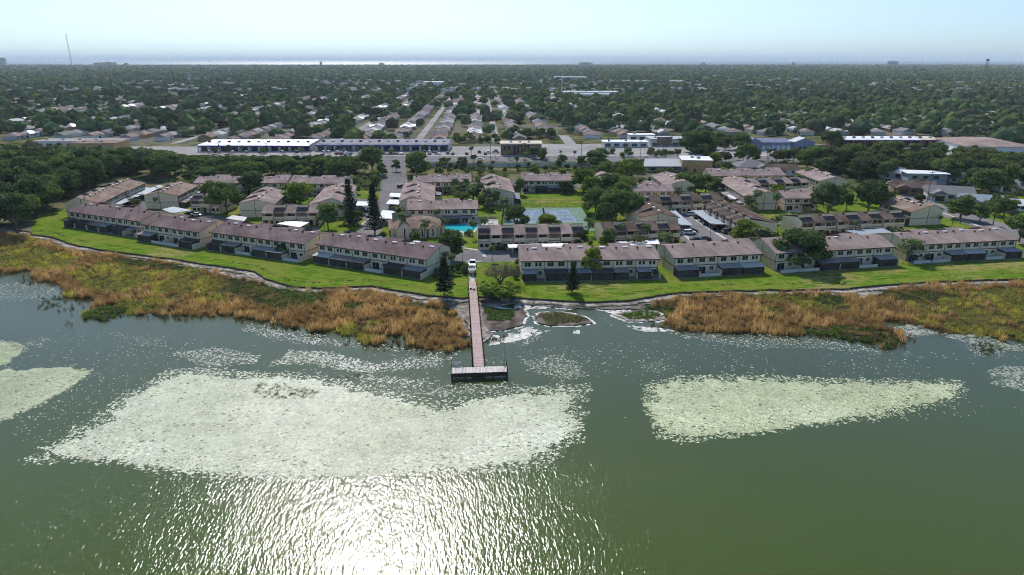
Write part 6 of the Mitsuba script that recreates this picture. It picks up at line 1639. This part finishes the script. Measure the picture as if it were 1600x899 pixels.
MAT_A = [(262, 580), (310, 576), (420, 584), (505, 590), (560, 604), (640, 622), (680, 632), (730, 624), (800, 612), (860, 603), (914, 602), (908, 640), (905, 688), (880, 700), (855, 722), (780, 736), (640, 740), (520, 746), (330, 742), (235, 732), (130, 722), (45, 718), (70, 705), (130, 665), (190, 622)]
pads('lily_mat', 'huge pale lily and algae mat on the lake left of and below the dock', [(MAT_A, 7.0, 0.13, 0.42, 0.16, 0.22, 1.6), ([(180, 690), (330, 712), (520, 722), (700, 712), (800, 680), (890, 655), (900, 668), (860, 690), (760, 716), (640, 736), (450, 742), (290, 734), (190, 712)], 12.0, 0.2, 0.5, 0.2, 0.1, 1.2), ([(60, 700), (190, 685), (330, 705), (330, 725), (180, 715)], 7.0, 0.2, 0.45, 0.2, 0.25, 1.0)], 1, tint=(1.25, 1.25, 1.15), film=((0, 0.30), (1, 0.10), (2, 0.12)))
pads('lily_mat', 'pale yellow-green lily and algae mat on the right half of the lake', [([(1003, 604), (1060, 590), (1180, 588), (1330, 594), (1503, 597), (1500, 618), (1400, 648), (1250, 666), (1150, 680), (1090, 690), (1030, 686), (1015, 650)], 7.5, 0.14, 0.42, 0.16, 0.22, 1.4), ([(1020, 630), (1090, 655), (1250, 640), (1400, 612), (1480, 604), (1480, 615), (1380, 640), (1230, 662), (1090, 676), (1040, 665)], 12.0, 0.2, 0.5, 0.2, 0.06, 1.2)], 2, tint=(1.12, 1.16, 0.88), film=((0, 0.27), (1, 0.05)))
pads('lily_mat', 'pale green algae mat cut off by the left edge of the picture', [([(-60, 572), (15, 582), (90, 578), (140, 578), (118, 600), (60, 634), (-5, 662), (-90, 680)], 9.0, 0.2, 0.45, 0.15, 0.12, 0.7), ([(-60, 534), (20, 533), (40, 546), (5, 572), (-60, 575)], 9.0, 0.2, 0.45, 0.15, 0.2, 0.8)], 3, tint=(0.95, 1.0, 0.78), film=((0, 0.13), (1, 0.2)))
pads('lily_drift', 'white flecked band of lily pads between the big mat and the left marsh', [([(276, 552), (330, 545), (410, 556), (400, 570), (310, 572)], 6.0, 0.15, 0.4, 0.2, 0.36, 1.5), ([(420, 572), (455, 548), (520, 552), (590, 572), (580, 584), (530, 578), (480, 566)], 7.0, 0.2, 0.45, 0.2, 0.36, 1.5), ([(560, 572), (640, 560), (700, 560), (690, 572), (600, 582)], 5.0, 0.15, 0.4, 0.2, 0.42, 2.0),
                                                                                        ([(560, 585), (640, 590), (710, 608), (700, 622), (640, 612), (570, 598)], 5.5, 0.15, 0.4, 0.2, 0.40, 2.0), ([(390, 505), (440, 515), (520, 528), (500, 540), (420, 530), (380, 515)], 5.0, 0.14, 0.36, 0.25, 0.42, 1.8), ([(440, 535), (560, 545), (700, 560), (720, 550), (640, 545), (520, 530)], 4.0, 0.12, 0.34, 0.25, 0.47, 2.0), ([(700, 600), (800, 598), (860, 604), (700, 625)], 5.0, 0.14, 0.36, 0.25, 0.45, 1.5)], 4)
pads('lily_drift', 'loose pads and algae specks on the water right of the dock', [([(815, 562), (870, 553), (910, 572), (920, 590), (880, 598), (830, 580)], 4.5, 0.14, 0.36, 0.25, 0.40, 2.0), ([(800, 512), (845, 512), (850, 528), (815, 545), (795, 530)], 4.0, 0.14, 0.36, 0.25, 0.45, 1.5), ([(990, 560), (1040, 560), (1060, 580), (1000, 585)], 3.0, 0.12, 0.3, 0.25, 0.48, 2.5)], 5)
pads('lily_drift', 'pale fringe of algae along the edge of the right marsh', [([(980, 508), (1060, 517), (1200, 524), (1262, 526), (1330, 538), (1385, 546), (1410, 540), (1380, 555), (1290, 545), (1180, 545), (1080, 530)], 4.5, 0.14, 0.36, 0.22, 0.42, 1.5), ([(1390, 515), (1420, 507), (1460, 510), (1470, 522), (1420, 526), (1400, 524)], 9.0, 0.2, 0.45, 0.15, 0.25, 0.6), ([(1470, 518), (1530, 523), (1580, 536), (1680, 550), (1680, 562), (1560, 545), (1480, 528)], 7.0, 0.18, 0.42, 0.2, 0.33, 1.0), ([(1510, 535), (1560, 535), (1570, 555), (1520, 558)], 4, 0.15, 0.36, 0.25, 0.40, 1.5)], 6)
pads('lily_drift', 'round algae patch at the right edge of the lake', [([(1548, 582), (1570, 574), (1640, 580), (1660, 615), (1600, 612), (1560, 600)], 8.0, 0.15, 0.42, 0.2, 0.22, 1.4)], 7)
pads('lily_drift', 'faint pads in the bay at the left edge', [([(-40, 445), (60, 440), (95, 460), (60, 470), (-40, 468)], 3.0, 0.14, 0.36, 0.2, 0.42, 2.0), ([(20, 535), (80, 528), (60, 545)], 3, 0.14, 0.34, 0.25, 0.45, 2), ([(195, 527), (265, 525), (260, 540), (200, 540)], 2.5, 0.12, 0.3, 0.25, 0.47, 2)], 8)
r9 = np.random.default_rng(4)
lake = pxpoly([(-60, 500), (700, 560), (1000, 530), (1660, 560), (1660, 640), (1000, 690), (930, 600), (900, 700), (-60, 690)], 0.02)
ps = sample(lake, 5200, r9); ps = ps[meshkit.fbm(np.column_stack([ps * 0.05, ps[:, :1] * 0]), 3, 6) + 0.25 * r9.uniform(size=len(ps)) > 0.66]
k = 5; a = (np.arange(k) / k * 6.283)[None] + r9.uniform(0, 6.28, (len(ps), 1)); rd = r9.uniform(0.06, 0.19, (len(ps), 1))
v = np.stack([ps[:, :1] + np.cos(a) * rd, ps[:, 1:] + np.sin(a) * rd, np.full((len(ps), k), 0.02)], -1).reshape(-1, 3); i = np.arange(len(ps))[:, None] * k
t = Thing('loose_pads', 'single pale pads scattered over the open lake', 'lily pads', kind='stuff')
scene[t.key] = mikit.ply((v, np.vstack([i + [0, 1, 2], i + [0, 2, 3], i + [0, 3, 4]])), 'm_pad', color=np.tile([0.46, 0.47, 0.34], (len(v), 1)))
# white scum round the islands and along the mud shore
scum = [g.buffer(0.9).difference(g.buffer(-0.05)) for g in isl]
scum += [wobble(pxpoly(q, 0.02), 0.35, 0.8, 80 + i) for i, q in enumerate([[(808, 473), (850, 476), (890, 480), (905, 485), (870, 484), (835, 482), (815, 486), (803, 482)], [(925, 483), (975, 482), (1008, 478), (1005, 486), (975, 488), (960, 494), (948, 488)], [(812, 515), (828, 509), (842, 511), (836, 521), (818, 523)], [(770, 522), (790, 528), (820, 520), (860, 516), (800, 535), (765, 540)],
                                                                         [(745, 463), (752, 470), (775, 478), (800, 482), (798, 484), (765, 480), (744, 466)], [(716, 540), (740, 536), (738, 541), (718, 545)], [(898, 517), (908, 516), (907, 522), (897, 522)], [(945, 498), (950, 500), (947, 502)], [(952, 507), (957, 508), (954, 510)], [(978, 508), (1030, 512), (1060, 518), (1010, 519), (985, 514)], [(795, 520), (806, 522), (804, 530), (793, 528)]])]
t = Thing('foam', 'white foam and scum rimming the mud islands and the shore', 'foam', kind='stuff')
fo = unary_union(scum).difference(unary_union([g.buffer(-0.05) for g in isl])); x0, y0, x1, y1 = fo.bounds; g_ = 0.22
nx, ny = int((x1 - x0) / g_) + 2, int((y1 - y0) / g_) + 2; X, Y = np.meshgrid(np.arange(nx), np.arange(ny)); r7 = np.random.default_rng(8)
q = np.column_stack([x0 + X.ravel() * g_, y0 + Y.ravel() * g_]) + r7.uniform(-0.08, 0.08, (nx * ny, 2)); ins = inside(fo, q)
nz = 0.5 * meshkit.fbm(np.column_stack([q * 0.35, q[:, :1] * 0]), 3, 3) + 0.5 * meshkit.fbm(np.column_stack([q * 1.4, q[:, :1] * 0 + 4]), 2, 7)
ok = ins & (nz > 0.41); idx = (Y[:-1, :-1] * nx + X[:-1, :-1]).ravel(); quad = np.column_stack([idx, idx + 1, idx + nx + 1, idx + nx]); quad = quad[ok[quad].sum(1) >= 3]
scene[t.key] = mikit.ply((np.column_stack([q, np.full(len(q), 0.03)]), np.vstack([quad[:, [0, 1, 2]], quad[:, [0, 2, 3]]])), 'm_foam')
